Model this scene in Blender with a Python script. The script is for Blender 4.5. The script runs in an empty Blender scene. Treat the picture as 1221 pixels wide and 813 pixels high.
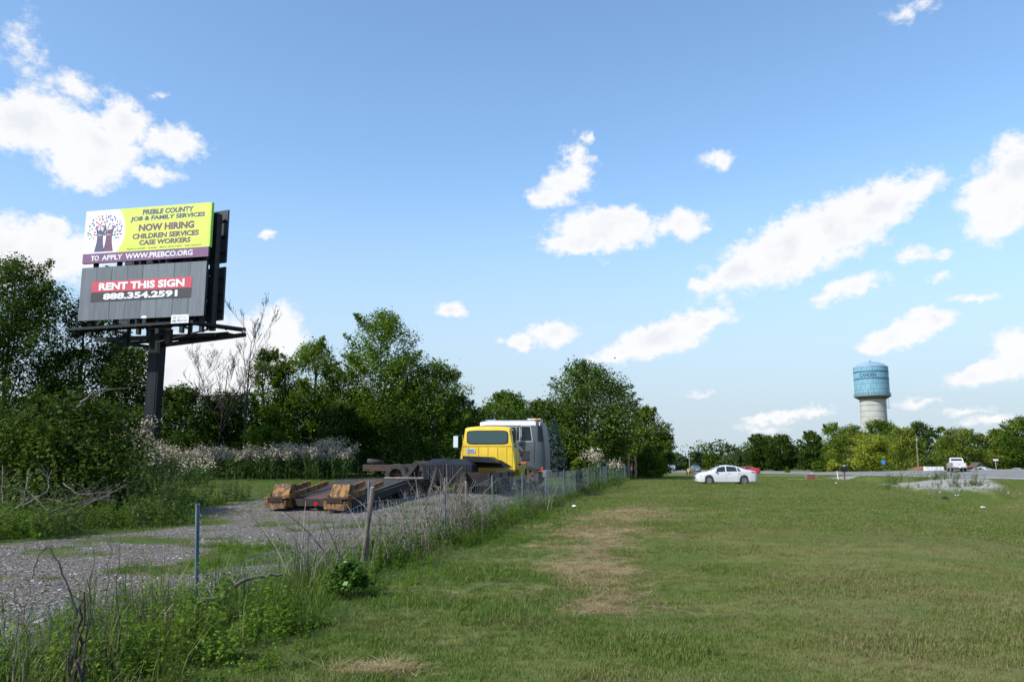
import bpy, bmesh, math, random
import numpy as np
from mathutils import Vector, Matrix, Euler
R = math.radians
S = bpy.context.scene
C = S.collection

# ------------------------------------------------------------------ camera, light, sky
F_PX, HORIZON, EYE = 960.0, 149.5, 1.6          # focal length in photo pixels, camera pitch, eye height
PITCH = math.atan(HORIZON / F_PX)
cam_d = bpy.data.cameras.new("camera"); cam = bpy.data.objects.new("camera", cam_d); C.objects.link(cam)
cam_d.sensor_width = 36; cam_d.lens = F_PX / 1221 * 36; cam_d.clip_start = 0.05; cam_d.clip_end = 12000
cam.location = (0, 0, EYE); cam.rotation_euler = (R(90) + PITCH, 0, 0)
S.camera = cam

SUN_AZ, SUN_EL = R(-124), R(42)                  # azimuth clockwise from +Y (the view direction)
sun_dir = Vector((math.sin(SUN_AZ) * math.cos(SUN_EL), math.cos(SUN_AZ) * math.cos(SUN_EL), math.sin(SUN_EL)))
sd = bpy.data.lights.new("sun", 'SUN'); sd.energy = 3.0; sd.angle = R(0.53); sd.color = (1.0, 0.95, 0.87)
sun = bpy.data.objects.new("sun", sd); C.objects.link(sun)
sun.rotation_euler = sun_dir.to_track_quat('Z', 'Y').to_euler(); sun.location = (-60, -20, 80)

S.view_settings.view_transform = 'Standard'; S.view_settings.look = 'None'
S.view_settings.exposure = 1.0; S.view_settings.gamma = 1.0; S.view_settings.use_curve_mapping = False

def ray(px, y):
    xc = (px - 610.5) / F_PX; yc = (406.5 - y) / F_PX
    return np.array([xc, math.cos(PITCH) - yc * math.sin(PITCH), math.sin(PITCH) + yc * math.cos(PITCH)])
def at(px, y, Y):
    d = ray(px, y); return np.array([0, 0, EYE]) + d * Y / d[1]

world = bpy.data.worlds.new("World"); S.world = world; world.use_nodes = True
W = world.node_tree; W.nodes.clear()
def N(t, typ, **kw):
    n = t.nodes.new(typ)
    for k, v in kw.items(): setattr(n, k, v)
    return n
def mth(t, op, a, b=None, c=None, clamp=False):
    n = t.nodes.new('ShaderNodeMath'); n.operation = op; n.use_clamp = clamp
    for i, v in enumerate((a, b, c)):
        if v is None: continue
        if isinstance(v, (int, float)): n.inputs[i].default_value = v
        else: t.links.new(v, n.inputs[i])
    return n.outputs[0]
def vmth(t, op, a, b=None, out=0):
    n = t.nodes.new('ShaderNodeVectorMath'); n.operation = op
    for i, v in enumerate((a, b)):
        if v is None: continue
        if isinstance(v, tuple): n.inputs[i].default_value = v
        else: t.links.new(v, n.inputs[i])
    return n.outputs[out]
def mapr(t, v, a, b, c=0.0, d=1.0, smooth=True):
    n = t.nodes.new('ShaderNodeMapRange'); n.interpolation_type = 'SMOOTHSTEP' if smooth else 'LINEAR'
    t.links.new(v, n.inputs['Value'])
    for k, x in (('From Min', a), ('From Max', b), ('To Min', c), ('To Max', d)): n.inputs[k].default_value = x
    return n.outputs['Result']
def noise(t, vec, scale, detail=4, rough=.5, out='Fac', lac=2.0):
    n = t.nodes.new('ShaderNodeTexNoise'); n.inputs['Scale'].default_value = scale
    n.inputs['Detail'].default_value = detail; n.inputs['Roughness'].default_value = rough
    if vec is not None: t.links.new(vec, n.inputs['Vector'])
    return n.outputs[out]
def mixc(t, fac, a, b, typ='MIX'):
    n = t.nodes.new('ShaderNodeMix'); n.data_type = 'RGBA'; n.blend_type = typ
    for s, v in ((n.inputs[0], fac), (n.inputs[6], a), (n.inputs[7], b)):
        if isinstance(v, (int, float)): s.default_value = v
        elif isinstance(v, tuple): s.default_value = (*v[:3], 1)
        else: t.links.new(v, s)
    return n.outputs[2]

# clouds seen in the photograph as soft ellipses: photo x, y, half width, half height, rotation, density
CLOUDS = [
 (60,152,66,30,0,1),(108,176,54,30,0,1),(26,146,44,32,0,1),(146,150,28,28,0,.85),(205,172,34,20,0,.75),(180,207,27,12,0,.7),(100,200,42,22,0,1),
 (28,50,16,36,0,.20),(88,104,46,16,0,.34),(186,112,12,7,0,.30),(40,80,12,26,20,.18),
 (40,298,78,30,0,1),(-10,300,50,40,0,1),(80,305,46,26,0,1),(65,275,24,14,0,.8),
 (220,432,42,34,0,1),(265,440,60,34,0,1),(332,385,30,20,0,.75),(300,412,60,32,0,.85),(345,402,26,18,0,.7),(205,450,50,26,0,1),
 (686,184,17,16,10,.6),(692,200,20,14,0,.6),(672,220,34,22,-25,.75),(650,236,22,14,0,.7),(700,165,8,8,0,.4),
 (722,274,58,25,0,1),(690,290,46,14,0,.9),(748,268,30,20,0,.9),(812,268,29,16,0,.75),(842,272,8,6,0,.4),
 (858,191,21,13,0,.6),
 (660,397,27,14,-8,.85),(620,408,22,8,0,.8),
 (786,404,58,18,-16,1),(840,384,32,15,-22,.85),(738,420,32,9,-12,.7),
 (955,288,112,33,-22,1),(1045,250,54,26,-26,1),(880,322,46,18,-20,1),(1000,272,74,32,-22,1),(1090,228,36,15,-26,.75),(836,340,18,8,0,.6),(950,300,60,24,-20,1),
 (1010,345,40,12,-16,.75),(1088,305,20,10,0,.6),(1130,302,16,6,0,.4),(1160,358,24,6,0,.4),(1120,333,12,6,0,.3),
 (1192,238,38,40,-30,.9),(1218,205,30,38,-20,1),(1182,268,26,24,0,.85),(1240,200,40,40,0,1),
 (1080,397,46,16,-18,.95),(1107,381,22,13,0,.9),(1050,412,24,9,0,.7),
 (1185,440,48,15,-14,.95),(1218,420,28,24,0,1),(1160,446,24,9,0,.7),
 (930,497,40,8,-12,.7),(966,490,20,7,0,.6),(1090,481,22,5,0,.4),(1180,500,34,7,0,.45),(1150,488,24,5,0,.3),
 (538,371,19,9,0,.75),(316,280,13,5,0,.4),(1085,12,22,10,0,.3),(905,512,30,6,0,.35),(835,470,24,4,0,.2),
]
DEG = 57.2958
tc = N(W, 'ShaderNodeTexCoord'); dirv = tc.outputs['Generated']
sp = N(W, 'ShaderNodeSeparateXYZ'); W.links.new(dirv, sp.inputs[0])
az = mth(W, 'MULTIPLY', mth(W, 'ARCTAN2', sp.outputs[0], sp.outputs[1]), DEG)
el = mth(W, 'MULTIPLY', mth(W, 'ARCSINE', sp.outputs[2]), DEG)
cb = N(W, 'ShaderNodeCombineXYZ'); W.links.new(az, cb.inputs[0]); W.links.new(el, cb.inputs[1])
uv = cb.outputs[0]
uvs = vmth(W, 'MULTIPLY', uv, (.8, 1.15, 1.0))
wn = noise(W, uv, 0.6, 6, .60, 'Color')
wv = vmth(W, 'MULTIPLY', vmth(W, 'SUBTRACT', wn, (.5, .5, .5)), (2.6, 2.0, 0))
uvw = vmth(W, 'ADD', uv, wv)
field = None
for (cx, cy, rx, ry, rot, den) in CLOUDS:
    d = ray(cx, cy); a0 = math.atan2(d[0], d[1]) * DEG; e0 = math.atan2(d[2], math.hypot(d[0], d[1])) * DEG
    m = N(W, 'ShaderNodeMapping'); m.vector_type = 'TEXTURE'; W.links.new(uvw, m.inputs['Vector'])
    k = DEG / F_PX * 1.38 / (1 + ((cx - 610) / F_PX) ** 2) ** .4
    m.inputs['Location'].default_value = (a0, e0, 0); m.inputs['Rotation'].default_value = (0, 0, R(-rot))
    m.inputs['Scale'].default_value = (rx * k, ry * k, 1)
    ln = vmth(W, 'LENGTH', m.outputs[0], None, 1)
    v = mth(W, 'MULTIPLY', mth(W, 'SUBTRACT', 1.0, ln), 1.0)
    v = mth(W, 'MULTIPLY', mth(W, 'MAXIMUM', v, -1.0), den if den > .5 else den + .1) if den < 1 else v
    field = v if field is None else mth(W, 'MAXIMUM', field, v)
# the same fair-weather cloud elsewhere in the sky: noise on a flat cloud layer, outside the frame only
zc = mth(W, 'MAXIMUM', sp.outputs[2], 0.04)
dv = N(W, 'ShaderNodeCombineXYZ'); W.links.new(mth(W, 'DIVIDE', sp.outputs[0], zc), dv.inputs[0]); W.links.new(mth(W, 'DIVIDE', sp.outputs[1], zc), dv.inputs[1])
pn = noise(W, dv.outputs[0], 1.1, 6, .55)
elsewhere = mth(W, 'MAXIMUM', mapr(W, mth(W, 'ABSOLUTE', az), 34, 40), mapr(W, el, 33, 38))
pfield = mth(W, 'MULTIPLY', mth(W, 'SUBTRACT', pn, .60), mth(W, 'MULTIPLY', elsewhere, 5.0))
field = mth(W, 'MAXIMUM', field, mth(W, 'SUBTRACT', pfield, mth(W, 'MULTIPLY', mth(W, 'SUBTRACT', 1.0, elsewhere), 1.0)))
fb = noise(W, uvs, 0.9, 9, .60)
fb2 = noise(W, uvs, 3.4, 6, .62)
f2 = mth(W, 'ADD', field, mth(W, 'ADD', mth(W, 'MULTIPLY', mth(W, 'SUBTRACT', fb, .5), .85), mth(W, 'MULTIPLY', mth(W, 'SUBTRACT', fb2, .5), .30)))
cmask = mapr(W, f2, 0.02, 0.45)
core = mapr(W, f2, .40, .95)
low = noise(W, uv, .35, 3, .5)
shade = mth(W, 'MULTIPLY', core, mapr(W, low, .40, .62))
sky = N(W, 'ShaderNodeTexSky'); sky.sky_type = 'NISHITA'; sky.sun_disc = False
sky.sun_elevation = SUN_EL; sky.sun_rotation = SUN_AZ; sky.altitude = 250; sky.air_density = 1.0; sky.dust_density = .7; sky.ozone_density = 1.0
SKY_K = 0.115
ccol = mixc(W, shade, (4.30, 4.31, 4.36), (3.72, 3.82, 4.02))
hz = mth(W, 'MULTIPLY', mapr(W, mth(W, 'ABSOLUTE', el), 22, 1), .94)          # pale summer haze low in the sky, the same all round
tint = mixc(W, 1.0, sky.outputs[0], (.89, 1.03, 1.09), 'MULTIPLY')
skyc = mixc(W, hz, tint, (2.42, 2.86, 3.28))
col = mixc(W, mth(W, 'MULTIPLY', cmask, .97), skyc, ccol)
bg = N(W, 'ShaderNodeBackground'); bg.inputs['Strength'].default_value = SKY_K
wo = N(W, 'ShaderNodeOutputWorld'); W.links.new(col, bg.inputs[0]); W.links.new(bg.outputs[0], wo.inputs[0])

# ------------------------------------------------------------------ helpers
def mk_mat(name):
    m = bpy.data.materials.new(name); m.use_nodes = True; t = m.node_tree; t.nodes.clear()
    o = N(t, 'ShaderNodeOutputMaterial'); b = N(t, 'ShaderNodeBsdfPrincipled'); t.links.new(b.outputs[0], o.inputs[0])
    return m, t, b, o
MATS = {}
def pmat(name, col, rough=.6, metal=0.0, col2=None, scale=4.0, lo=.4, hi=.65, bump=0.0, bscale=None, spec=.5, detail=5, coord='Object', coat=0, stretch=None):
    if name in MATS: return MATS[name]
    m, t, b, o = mk_mat(name); MATS[name] = m
    tcn = N(t, 'ShaderNodeTexCoord'); v = tcn.outputs[coord]
    if stretch:
        mp = N(t, 'ShaderNodeMapping'); mp.inputs['Scale'].default_value = stretch; t.links.new(v, mp.inputs[0]); v = mp.outputs[0]
    n = noise(t, v, scale, detail, .6)
    if col2 is None: col2 = tuple(c * .8 for c in col)
    c = mixc(t, mapr(t, n, lo, hi), col, col2)
    t.links.new(c, b.inputs['Base Color'])
    b.inputs['Roughness'].default_value = rough; b.inputs['Metallic'].default_value = metal
    b.inputs['Specular IOR Level'].default_value = spec; b.inputs['Coat Weight'].default_value = coat
    if bump:
        bn = N(t, 'ShaderNodeBump'); bn.inputs['Strength'].default_value = bump; bn.inputs['Distance'].default_value = .02
        t.links.new(noise(t, v, bscale or scale * 4, 5, .6), bn.inputs['Height']); t.links.new(bn.outputs[0], b.inputs['Normal'])
    return m
def glass(name, col=(.02, .03, .035), rough=.04):
    if name in MATS: return MATS[name]
    m, t, b, o = mk_mat(name); MATS[name] = m
    b.inputs['Base Color'].default_value = (*col, 1); b.inputs['Roughness'].default_value = rough; b.inputs['Specular IOR Level'].default_value = .3
    return m
def leaf_mat(name, dark, light, trans=.3, rough=.65, spec=.12, rnd=.25):
    if name in MATS: return MATS[name]
    m, t, b, o = mk_mat(name); MATS[name] = m
    a = N(t, 'ShaderNodeAttribute', attribute_name='tone'); oi = N(t, 'ShaderNodeObjectInfo')
    fac = mth(t, 'ADD', a.outputs['Fac'], mth(t, 'MULTIPLY', mth(t, 'SUBTRACT', oi.outputs['Random'], .5), rnd), clamp=True)
    c = mixc(t, fac, dark, light)
    t.links.new(c, b.inputs['Base Color']); b.inputs['Roughness'].default_value = rough; b.inputs['Specular IOR Level'].default_value = spec
    tr = N(t, 'ShaderNodeBsdfTranslucent'); t.links.new(mixc(t, .5, c, (light[0] * 1.2, light[1] * 1.2, light[2] * .6)), tr.inputs[0])
    mx = N(t, 'ShaderNodeMixShader'); mx.inputs[0].default_value = trans
    t.links.new(b.outputs[0], mx.inputs[1]); t.links.new(tr.outputs[0], mx.inputs[2]); t.links.new(mx.outputs[0], o.inputs[0])
    return m

def tag(o, label=None, cat=None, group=None, kind=None):
    if label: o['label'] = label
    if cat: o['category'] = cat
    if group: o['group'] = group
    if kind: o['kind'] = kind
    return o
def thing(name, label, cat, loc=(0, 0, 0), rz=0.0, group=None, kind=None):
    o = bpy.data.objects.new(name, None); C.objects.link(o); o.empty_display_size = .3
    o.location = tuple(float(v) for v in loc); o.rotation_euler = (0, 0, rz)
    return tag(o, label, cat, group, kind)
def copy_tree(o, parent=None):
    c = o.copy(); C.objects.link(c)
    if parent is not None: c.parent = parent
    for ch in list(o.children): copy_tree(ch, c)
    return c

def np_mesh(name, V, F, mats, attrs=None, smooth=False, midx=None):
    """V (n,3); F (m,k) array of equal-sized faces, or list of arrays."""
    V = np.asarray(V, np.float32); Fs = F if isinstance(F, list) else [F]
    Fs = [np.asarray(f, np.int32) for f in Fs if len(f)]
    me = bpy.data.meshes.new(name); me.vertices.add(len(V)); me.vertices.foreach_set('co', V.ravel())
    nl = sum(f.size for f in Fs); npoly = sum(len(f) for f in Fs)
    me.loops.add(nl); me.loops.foreach_set('vertex_index', np.concatenate([f.ravel() for f in Fs]))
    me.polygons.add(npoly)
    tot = np.concatenate([np.full(len(f), f.shape[1], np.int32) for f in Fs]); st = np.concatenate([[0], np.cumsum(tot)[:-1]]).astype(np.int32)
    me.polygons.foreach_set('loop_start', st); me.polygons.foreach_set('loop_total', tot)
    if midx is not None: me.polygons.foreach_set('material_index', np.asarray(midx, np.int32))
    me.update(calc_edges=True)
    for k, a in (attrs or {}).items():
        a = np.asarray(a)
        at_ = me.attributes.new(k, 'INT' if a.dtype.kind == 'i' else ('FLOAT_VECTOR' if a.ndim == 2 else 'FLOAT'), 'POINT')
        at_.data.foreach_set('vector' if a.ndim == 2 else 'value', a.astype(np.int32 if a.dtype.kind == 'i' else np.float32).ravel())
    for m in (mats if isinstance(mats, (list, tuple)) else [mats]): me.materials.append(m)
    if smooth: me.polygons.foreach_set('use_smooth', np.ones(npoly, bool))
    me.validate()
    return me
def add_obj(name, me, parent=None):
    o = bpy.data.objects.new(name, me); C.objects.link(o)
    if parent is not None: o.parent = parent
    return o

class MB:
    """collects shapes; build() links them as one mesh object"""
    def __init__(s): s.V = []; s.F = []; s.M = []; s.cur = 0
    def add(s, V, F, M=None):
        n = len(s.V)
        for v in V: s.V.append(tuple(M @ Vector(v)) if M is not None else tuple(float(x) for x in v))
        for f in F: s.F.append(tuple(i + n for i in f)); s.M.append(s.cur)
        return s
    def box(s, c, d, M=None, rz=0, taper=1.0):
        x, y, z = d[0] / 2, d[1] / 2, d[2] / 2
        V = [(-x, -y, -z), (x, -y, -z), (x, y, -z), (-x, y, -z), (-x * taper, -y * taper, z), (x * taper, -y * taper, z), (x * taper, y * taper, z), (-x * taper, y * taper, z)]
        T = Matrix.Translation(c) @ Matrix.Rotation(rz, 4, 'Z')
        if M is not None: T = M @ T
        return s.add(V, [(0, 3, 2, 1), (4, 5, 6, 7), (0, 1, 5, 4), (1, 2, 6, 5), (2, 3, 7, 6), (3, 0, 4, 7)], T)
    def bar(s, a, b, w, h=None):
        """rectangular bar from a to b"""
        a, b = Vector(a), Vector(b); h = h or w; d = (b - a); L = d.length
        q = d.to_track_quat('Y', 'Z').to_matrix().to_4x4()
        return s.box((0, 0, 0), (w, L, h), Matrix.Translation((a + b) / 2) @ q)
    def tube(s, pts, rad, n=8, cap=True):
        pts = [Vector(p) for p in pts]; rad = [rad] * len(pts) if isinstance(rad, (int, float)) else list(rad)
        V = []; F = []; ref = Vector((0, 0, 1))
        for i, p in enumerate(pts):
            d = (pts[min(i + 1, len(pts) - 1)] - pts[max(i - 1, 0)])
            if d.length < 1e-9: d = Vector((0, 0, 1))
            d.normalize(); r = ref if abs(d.dot(ref)) < .95 else Vector((1, 0, 0))
            u = d.cross(r).normalized(); w = d.cross(u)
            for k in range(n):
                a = 2 * math.pi * k / n; V.append(p + (u * math.cos(a) + w * math.sin(a)) * rad[i])
        for i in range(len(pts) - 1):
            for k in range(n):
                F.append((i * n + k, i * n + (k + 1) % n, (i + 1) * n + (k + 1) % n, (i + 1) * n + k))
        if cap: F.append(tuple(range(n))[::-1]); F.append(tuple(range((len(pts) - 1) * n, len(pts) * n)))
        return s.add(V, F)
    def lathe(s, prof, n=24, M=None, cap=True):
        """prof: (radius, height) pairs round Z"""
        V = []; F = []
        for r, z in prof:
            for k in range(n): a = 2 * math.pi * k / n; V.append((r * math.cos(a), r * math.sin(a), z))
        for i in range(len(prof) - 1):
            for k in range(n): F.append((i * n + k, i * n + (k + 1) % n, (i + 1) * n + (k + 1) % n, (i + 1) * n + k))
        if cap: F.append(tuple(range(n))[::-1]); F.append(tuple(range((len(prof) - 1) * n, len(prof) * n)))
        return s.add(V, F, M)
    def prism(s, poly, d, M=None):
        """poly in XZ, thickness d along Y centred"""
        n = len(poly); V = [(x, -d / 2, z) for x, z in poly] + [(x, d / 2, z) for x, z in poly]
        F = [tuple(range(n)), tuple(range(2 * n - 1, n - 1, -1))] + [(i + n, (i + 1) % n + n, (i + 1) % n, i) for i in range(n)]
        return s.add(V, F, M)
    def build(s, name, mat, parent=None, smooth=None, bevel=0.0, seg=1):
        me = bpy.data.meshes.new(name); me.from_pydata(s.V, [], s.F)
        for m in (mat if isinstance(mat, (list, tuple)) else [mat]): me.materials.append(m)
        if len(set(s.M)) > 1: me.polygons.foreach_set('material_index', s.M)
        bm = bmesh.new(); bm.from_mesh(me); bmesh.ops.recalc_face_normals(bm, faces=bm.faces)
        if bevel:
            bmesh.ops.bevel(bm, geom=bm.edges[:] , offset=bevel, segments=seg, affect='EDGES', clamp_overlap=True)
        bm.to_mesh(me); bm.free()
        if smooth:
            me.shade_smooth(); me.set_sharp_from_angle(angle=R(smooth))
        me.update()
        return add_obj(name, me, parent)

# ------------------------------------------------------------------ noise and terrain
def _h(ix, iy, s):
    n = (ix.astype(np.int64) * 374761393 + iy.astype(np.int64) * 668265263 + s * 1442695041) & 0x7fffffff
    n = ((n ^ (n >> 13)) * 1274126177) & 0x7fffffff
    n = (n ^ (n >> 16)) & 0xffff
    return n / 65535.0
def vnoise(x, y, s=0):
    x = np.asarray(x, float); y = np.asarray(y, float)
    ix = np.floor(x); iy = np.floor(y); fx = x - ix; fy = y - iy
    fx = fx * fx * (3 - 2 * fx); fy = fy * fy * (3 - 2 * fy)
    ix = ix.astype(np.int64); iy = iy.astype(np.int64)
    a = _h(ix, iy, s); b = _h(ix + 1, iy, s); c = _h(ix, iy + 1, s); d = _h(ix + 1, iy + 1, s)
    return (a * (1 - fx) + b * fx) * (1 - fy) + (c * (1 - fx) + d * fx) * fy
def fbm(x, y, sc, s=0, o=4):
    v = 0; a = .5; t = 0
    for i in range(o):
        v = v + a * vnoise(np.asarray(x) / sc, np.asarray(y) / sc, s + i * 17); t += a; a *= .5; sc *= .5
    return v / t
def ss(a, b, x):
    t = np.clip((np.asarray(x, float) - a) / (b - a), 0, 1); return t * t * (3 - 2 * t)
def fence_s(x, y): return (x - (-5 + .2 * y)) * .98          # signed distance to the fence line, + on the mown side
def road_xn(y):                                            # near edge of the main road
    y = np.asarray(y, float)
    r = np.where(y > 110, 50.6 - .0035 * (y - 110) ** 2, np.where(y < 78, 50.6 - .36 * (78 - y), 50.6))
    return np.maximum(r, -400 + 0 * y)
ROAD_W = 11.5
DITCH = [(6, -10), (14, 15), (22, 34), (35, 64), (42, 88), (46, 115)]
def seg_dist(x, y, P):
    best = np.full(np.shape(x), 1e9)
    for (x0, y0), (x1, y1) in zip(P[:-1], P[1:]):
        dx, dy = x1 - x0, y1 - y0; L2 = dx * dx + dy * dy
        t = np.clip(((x - x0) * dx + (y - y0) * dy) / L2, 0, 1)
        best = np.minimum(best, np.hypot(x - x0 - t * dx, y - y0 - t * dy))
    return best
def in_poly(x, y, P):
    c = np.zeros(np.shape(x), bool); n = len(P)
    for i in range(n):
        (x0, y0), (x1, y1) = P[i], P[(i + 1) % n]
        cond = ((y0 > y) != (y1 > y))
        xi = (x1 - x0) * (y - y0) / ((y1 - y0) if y1 != y0 else 1e-9) + x0
        c ^= cond & (x < xi)
    return c
def sdist(x, y, P):                                        # + inside
    d = seg_dist(x, y, P + [P[0]]); return np.where(in_poly(x, y, P), d, -d)
APRON = [(25.5, 51.5), (31.0, 53.0), (34.8, 58.0), (51.5, 88), (50.6, 97), (45, 87), (36.5, 74), (28.0, 63)]   # gravel crossing over the ditch
LOT = [(-5.3, 3), (-3.4, 13), (-1.9, 20), (0.2, 31), (2.5, 45), (-1, 46), (-4, 37), (-9.5, 31.5), (-10.6, 27), (-8.9, 23.5), (-9.6, 20.2), (-10.8, 17.2), (-16, 16), (-30, 15), (-34, 3)]
def gz(x, y):
    x = np.asarray(x, float); y = np.asarray(y, float)
    s = fence_s(x, y)
    z = .22 * ss(22, 60, y) * ss(45, 25, x)
    yard = ss(.4, -3.0, s)
    z = z + yard * (.42 * ss(25, 34, y) + .22 * ss(38, 55, y))
    z = z + .05 * (fbm(x, y, 7, 3, 3) - .5) * ss(4, 10, np.hypot(x, y)) + .03 * (fbm(x, y, 1.2, 9, 2) - .5)
    d = x - road_xn(y); bk = .075 - .047 * ss(98, 150, y)
    rz = np.where(d < ROAD_W, .30 + bk * np.clip(d, 0, ROAD_W), .30 + bk * ROAD_W - .12 * ss(0, 22, d - ROAD_W))
    rb = ss(-11, -1.2, d)
    z = z * (1 - rb) + rz * rb
    dd = seg_dist(x, y, DITCH)
    z = z - .95 * np.exp(-(dd / 3.3) ** 2) * ss(-1, -9, d) * ss(112, 92, y) - .18 * np.exp(-((dd - 9) / 5) ** 2) * 0
    ap = sdist(x, y, APRON)
    k = ss(-1.3, .1, ap) * ss(-.5, -4, d); z = z * (1 - k) + .24 * k
    return z
def gp(px, y, z0=None):
    """ground point under a photo pixel"""
    d = ray(px, y); Y = 20.0
    for _ in range(60):
        X = d[0] / d[1] * Y; z = float(gz(X, Y)); t = EYE + d[2] / d[1] * Y
        if d[2] >= 0: break
        Y = Y + .5 * ((z - EYE) * d[1] / d[2] - Y)
    return np.array([d[0] / d[1] * Y, Y, float(gz(d[0] / d[1] * Y, Y))])
def gravel_mask(x, y):
    sd_ = sdist(x, y, LOT) + 1.6 * (fbm(x, y, 2.2, 21, 4) - .5)
    m = ss(-.25, .35, sd_)
    s = fence_s(x, y)
    isl = fbm(x, y, 2.6, 55, 3); isl_w = ss(10.5, 14, y) * ss(29, 24, y)
    m = m * (1 - isl_w * ss(.50, .58, isl) * .95)
    m = m * (1 - ss(.64, .70, fbm(x, y, 1.1, 77, 3)) * .8)
    a = ss(-.3, .25, sdist(x, y, APRON) + .5 * (fbm(x, y, 1.5, 31, 3) - .5))
    return np.maximum(m, a)
THATCH = [(1.06, 9.5), (1.3, 11.5), (1.38, 14.8), (1.99, 18.3), (3.1, 24), (4.6, 30)]
def thatch_mask(x, y):
    d = seg_dist(x, y, THATCH); w = .24 + .046 * y
    n = fbm(x, y, 1.3, 41, 4)
    m = ss(1.15, .35, d / w + 2.1 * (n - .5)) * (.5 + .5 * ss(.35, .6, fbm(x, y, .5, 19, 3)))
    m2 = ss(.63, .72, fbm(x, y, 1.6, 91, 4)) * ss(0.3, 1.2, fence_s(x, y)) * ss(30, 18, y) * ss(7.5, 9, y) * ss(2.6, .8, x) * .6
    d3 = np.hypot((x + 1.05) / .42, (y - 6.7) / .22); m3 = ss(1.1, .5, d3 + (n - .5)) * .8
    return np.maximum(np.maximum(m, m2), m3)
def lush_mask(x, y):
    s = fence_s(x, y)
    return ss(2.1 , .6, s + 1.0 * (fbm(x, y, 1.4, 61, 3) - .5)) * (1 - gravel_mask(x, y))
# ------------------------------------------------------------------ ground, road, paths
def axis(parts):
    out = []
    for a, b, st in parts: out += list(np.arange(a, b, st))
    return np.array(out + [parts[-1][1]])
gx = axis([(-5000, -800, 600), (-800, -200, 75), (-200, -60, 10), (-60, -24, 1.2), (-24, 24, .25), (24, 66, .4), (66, 120, 3), (120, 300, 15), (300, 1000, 100), (1000, 5000, 800)])
gy = axis([(-3000, -400, 500), (-400, -40, 45), (-40, 3, 2.5), (3, 36, .22), (36, 110, .6), (110, 200, 2), (200, 400, 12), (400, 1200, 80), (1200, 7000, 700)])
GX, GY = np.meshgrid(gx, gy); fx_, fy_ = GX.ravel(), GY.ravel()
GZ = gz(fx_, fy_)
nx, ny = len(gx), len(gy)
idx = np.arange(nx * ny).reshape(ny, nx)
GF = np.stack([idx[:-1, :-1].ravel(), idx[:-1, 1:].ravel(), idx[1:, 1:].ravel(), idx[1:, :-1].ravel()], 1)
m, t, b, o = mk_mat('ground_soil')
def attr(t, n): return N(t, 'ShaderNodeAttribute', attribute_name=n).outputs['Fac']
pos = N(t, 'ShaderNodeNewGeometry').outputs['Position']
n1 = noise(t, pos, .45, 5, .6); n2 = noise(t, pos, 6, 4, .6); n3 = noise(t, pos, 38, 3, .6); n4 = noise(t, pos, .12, 3, .5)
g = mixc(t, mapr(t, n1, .38, .62), (.080, .118, .020), (.150, .155, .045))
g = mixc(t, mapr(t, n2, .5, .75, 0, .55), g, (.15, .125, .066))
g = mixc(t, mapr(t, n3, .5, .8, 0, .45), g, (.035, .05, .016))
g = mixc(t, mapr(t, n4, .45, .62, 0, .4), g, (.07, .10, .032))
lush = mixc(t, mapr(t, n3, .4, .7), (.045, .075, .014), (.075, .11, .022))
g = mixc(t, attr(t, 'lush'), g, lush)
th = mixc(t, mapr(t, n3, .35, .65), (.26, .19, .11), (.10, .08, .042))
g = mixc(t, attr(t, 'thatch'), g, th)
dryc = mixc(t, mapr(t, n2, .35, .65), (.30, .25, .11), (.16, .15, .06))
g = mixc(t, attr(t, 'dry'), g, dryc)
vo = N(t, 'ShaderNodeTexVoronoi'); vo.inputs['Scale'].default_value = 26; t.links.new(pos, vo.inputs['Vector'])
vc = N(t, 'ShaderNodeSeparateColor'); t.links.new(vo.outputs['Color'], vc.inputs[0])
gr = mixc(t, mapr(t, vc.outputs[0], 0, 1), (.085, .075, .066), (.19, .172, .155))
gr = mixc(t, mapr(t, vc.outputs[1], .86, .95), gr, (.42, .40, .38))
gr = mixc(t, mapr(t, n1, .42, .62, 0, .7), gr, (.13, .112, .098))
gr = mixc(t, attr(t, 'pale'), gr, mixc(t, mapr(t, vc.outputs[0], 0, 1), (.25, .235, .215), (.40, .38, .35)))
g = mixc(t, attr(t, 'gravel'), g, gr)
mul = mixc(t, mapr(t, n3, .35, .7), (.17, .075, .045), (.24, .115, .075))
g = mixc(t, attr(t, 'mulch'), g, mul)
t.links.new(g, b.inputs['Base Color']); b.inputs['Roughness'].default_value = .95; b.inputs['Specular IOR Level'].default_value = .15
bn = N(t, 'ShaderNodeBump'); bn.inputs['Strength'].default_value = .7; bn.inputs['Distance'].default_value = .05
t.links.new(mth(t, 'ADD', n3, mth(t, 'MULTIPLY', vo.outputs['Distance'], attr(t, 'gravel'))), bn.inputs['Height']); t.links.new(bn.outputs[0], b.inputs['Normal'])
gm = gravel_mask(fx_, fy_)
dry = ss(86, 100, fy_) * ss(130, 112, fy_) * ss(32, 26, fx_) * ss(6, 12, fx_) * ss(.35, .55, fbm(fx_, fy_, 9, 13, 3))
mulch = ss(1, .6, np.hypot((fx_ - 66.2) / 3.0, (fy_ - 131) / 5))
GZ = GZ + .85 * ss(1.05, .2, np.hypot((fx_ - 66.2) / 3.0, (fy_ - 131) / 5))
ground = add_obj('ground', np_mesh('ground', np.stack([fx_, fy_, GZ], 1), GF, m, {'gravel': gm, 'thatch': thatch_mask(fx_, fy_), 'lush': lush_mask(fx_, fy_), 'dry': dry, 'mulch': mulch, 'pale': ss(22, 25, fx_)}, smooth=True))
tag(ground, 'mown roadside grass, weedy gravel lot and fields beyond', kind='structure')

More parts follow.
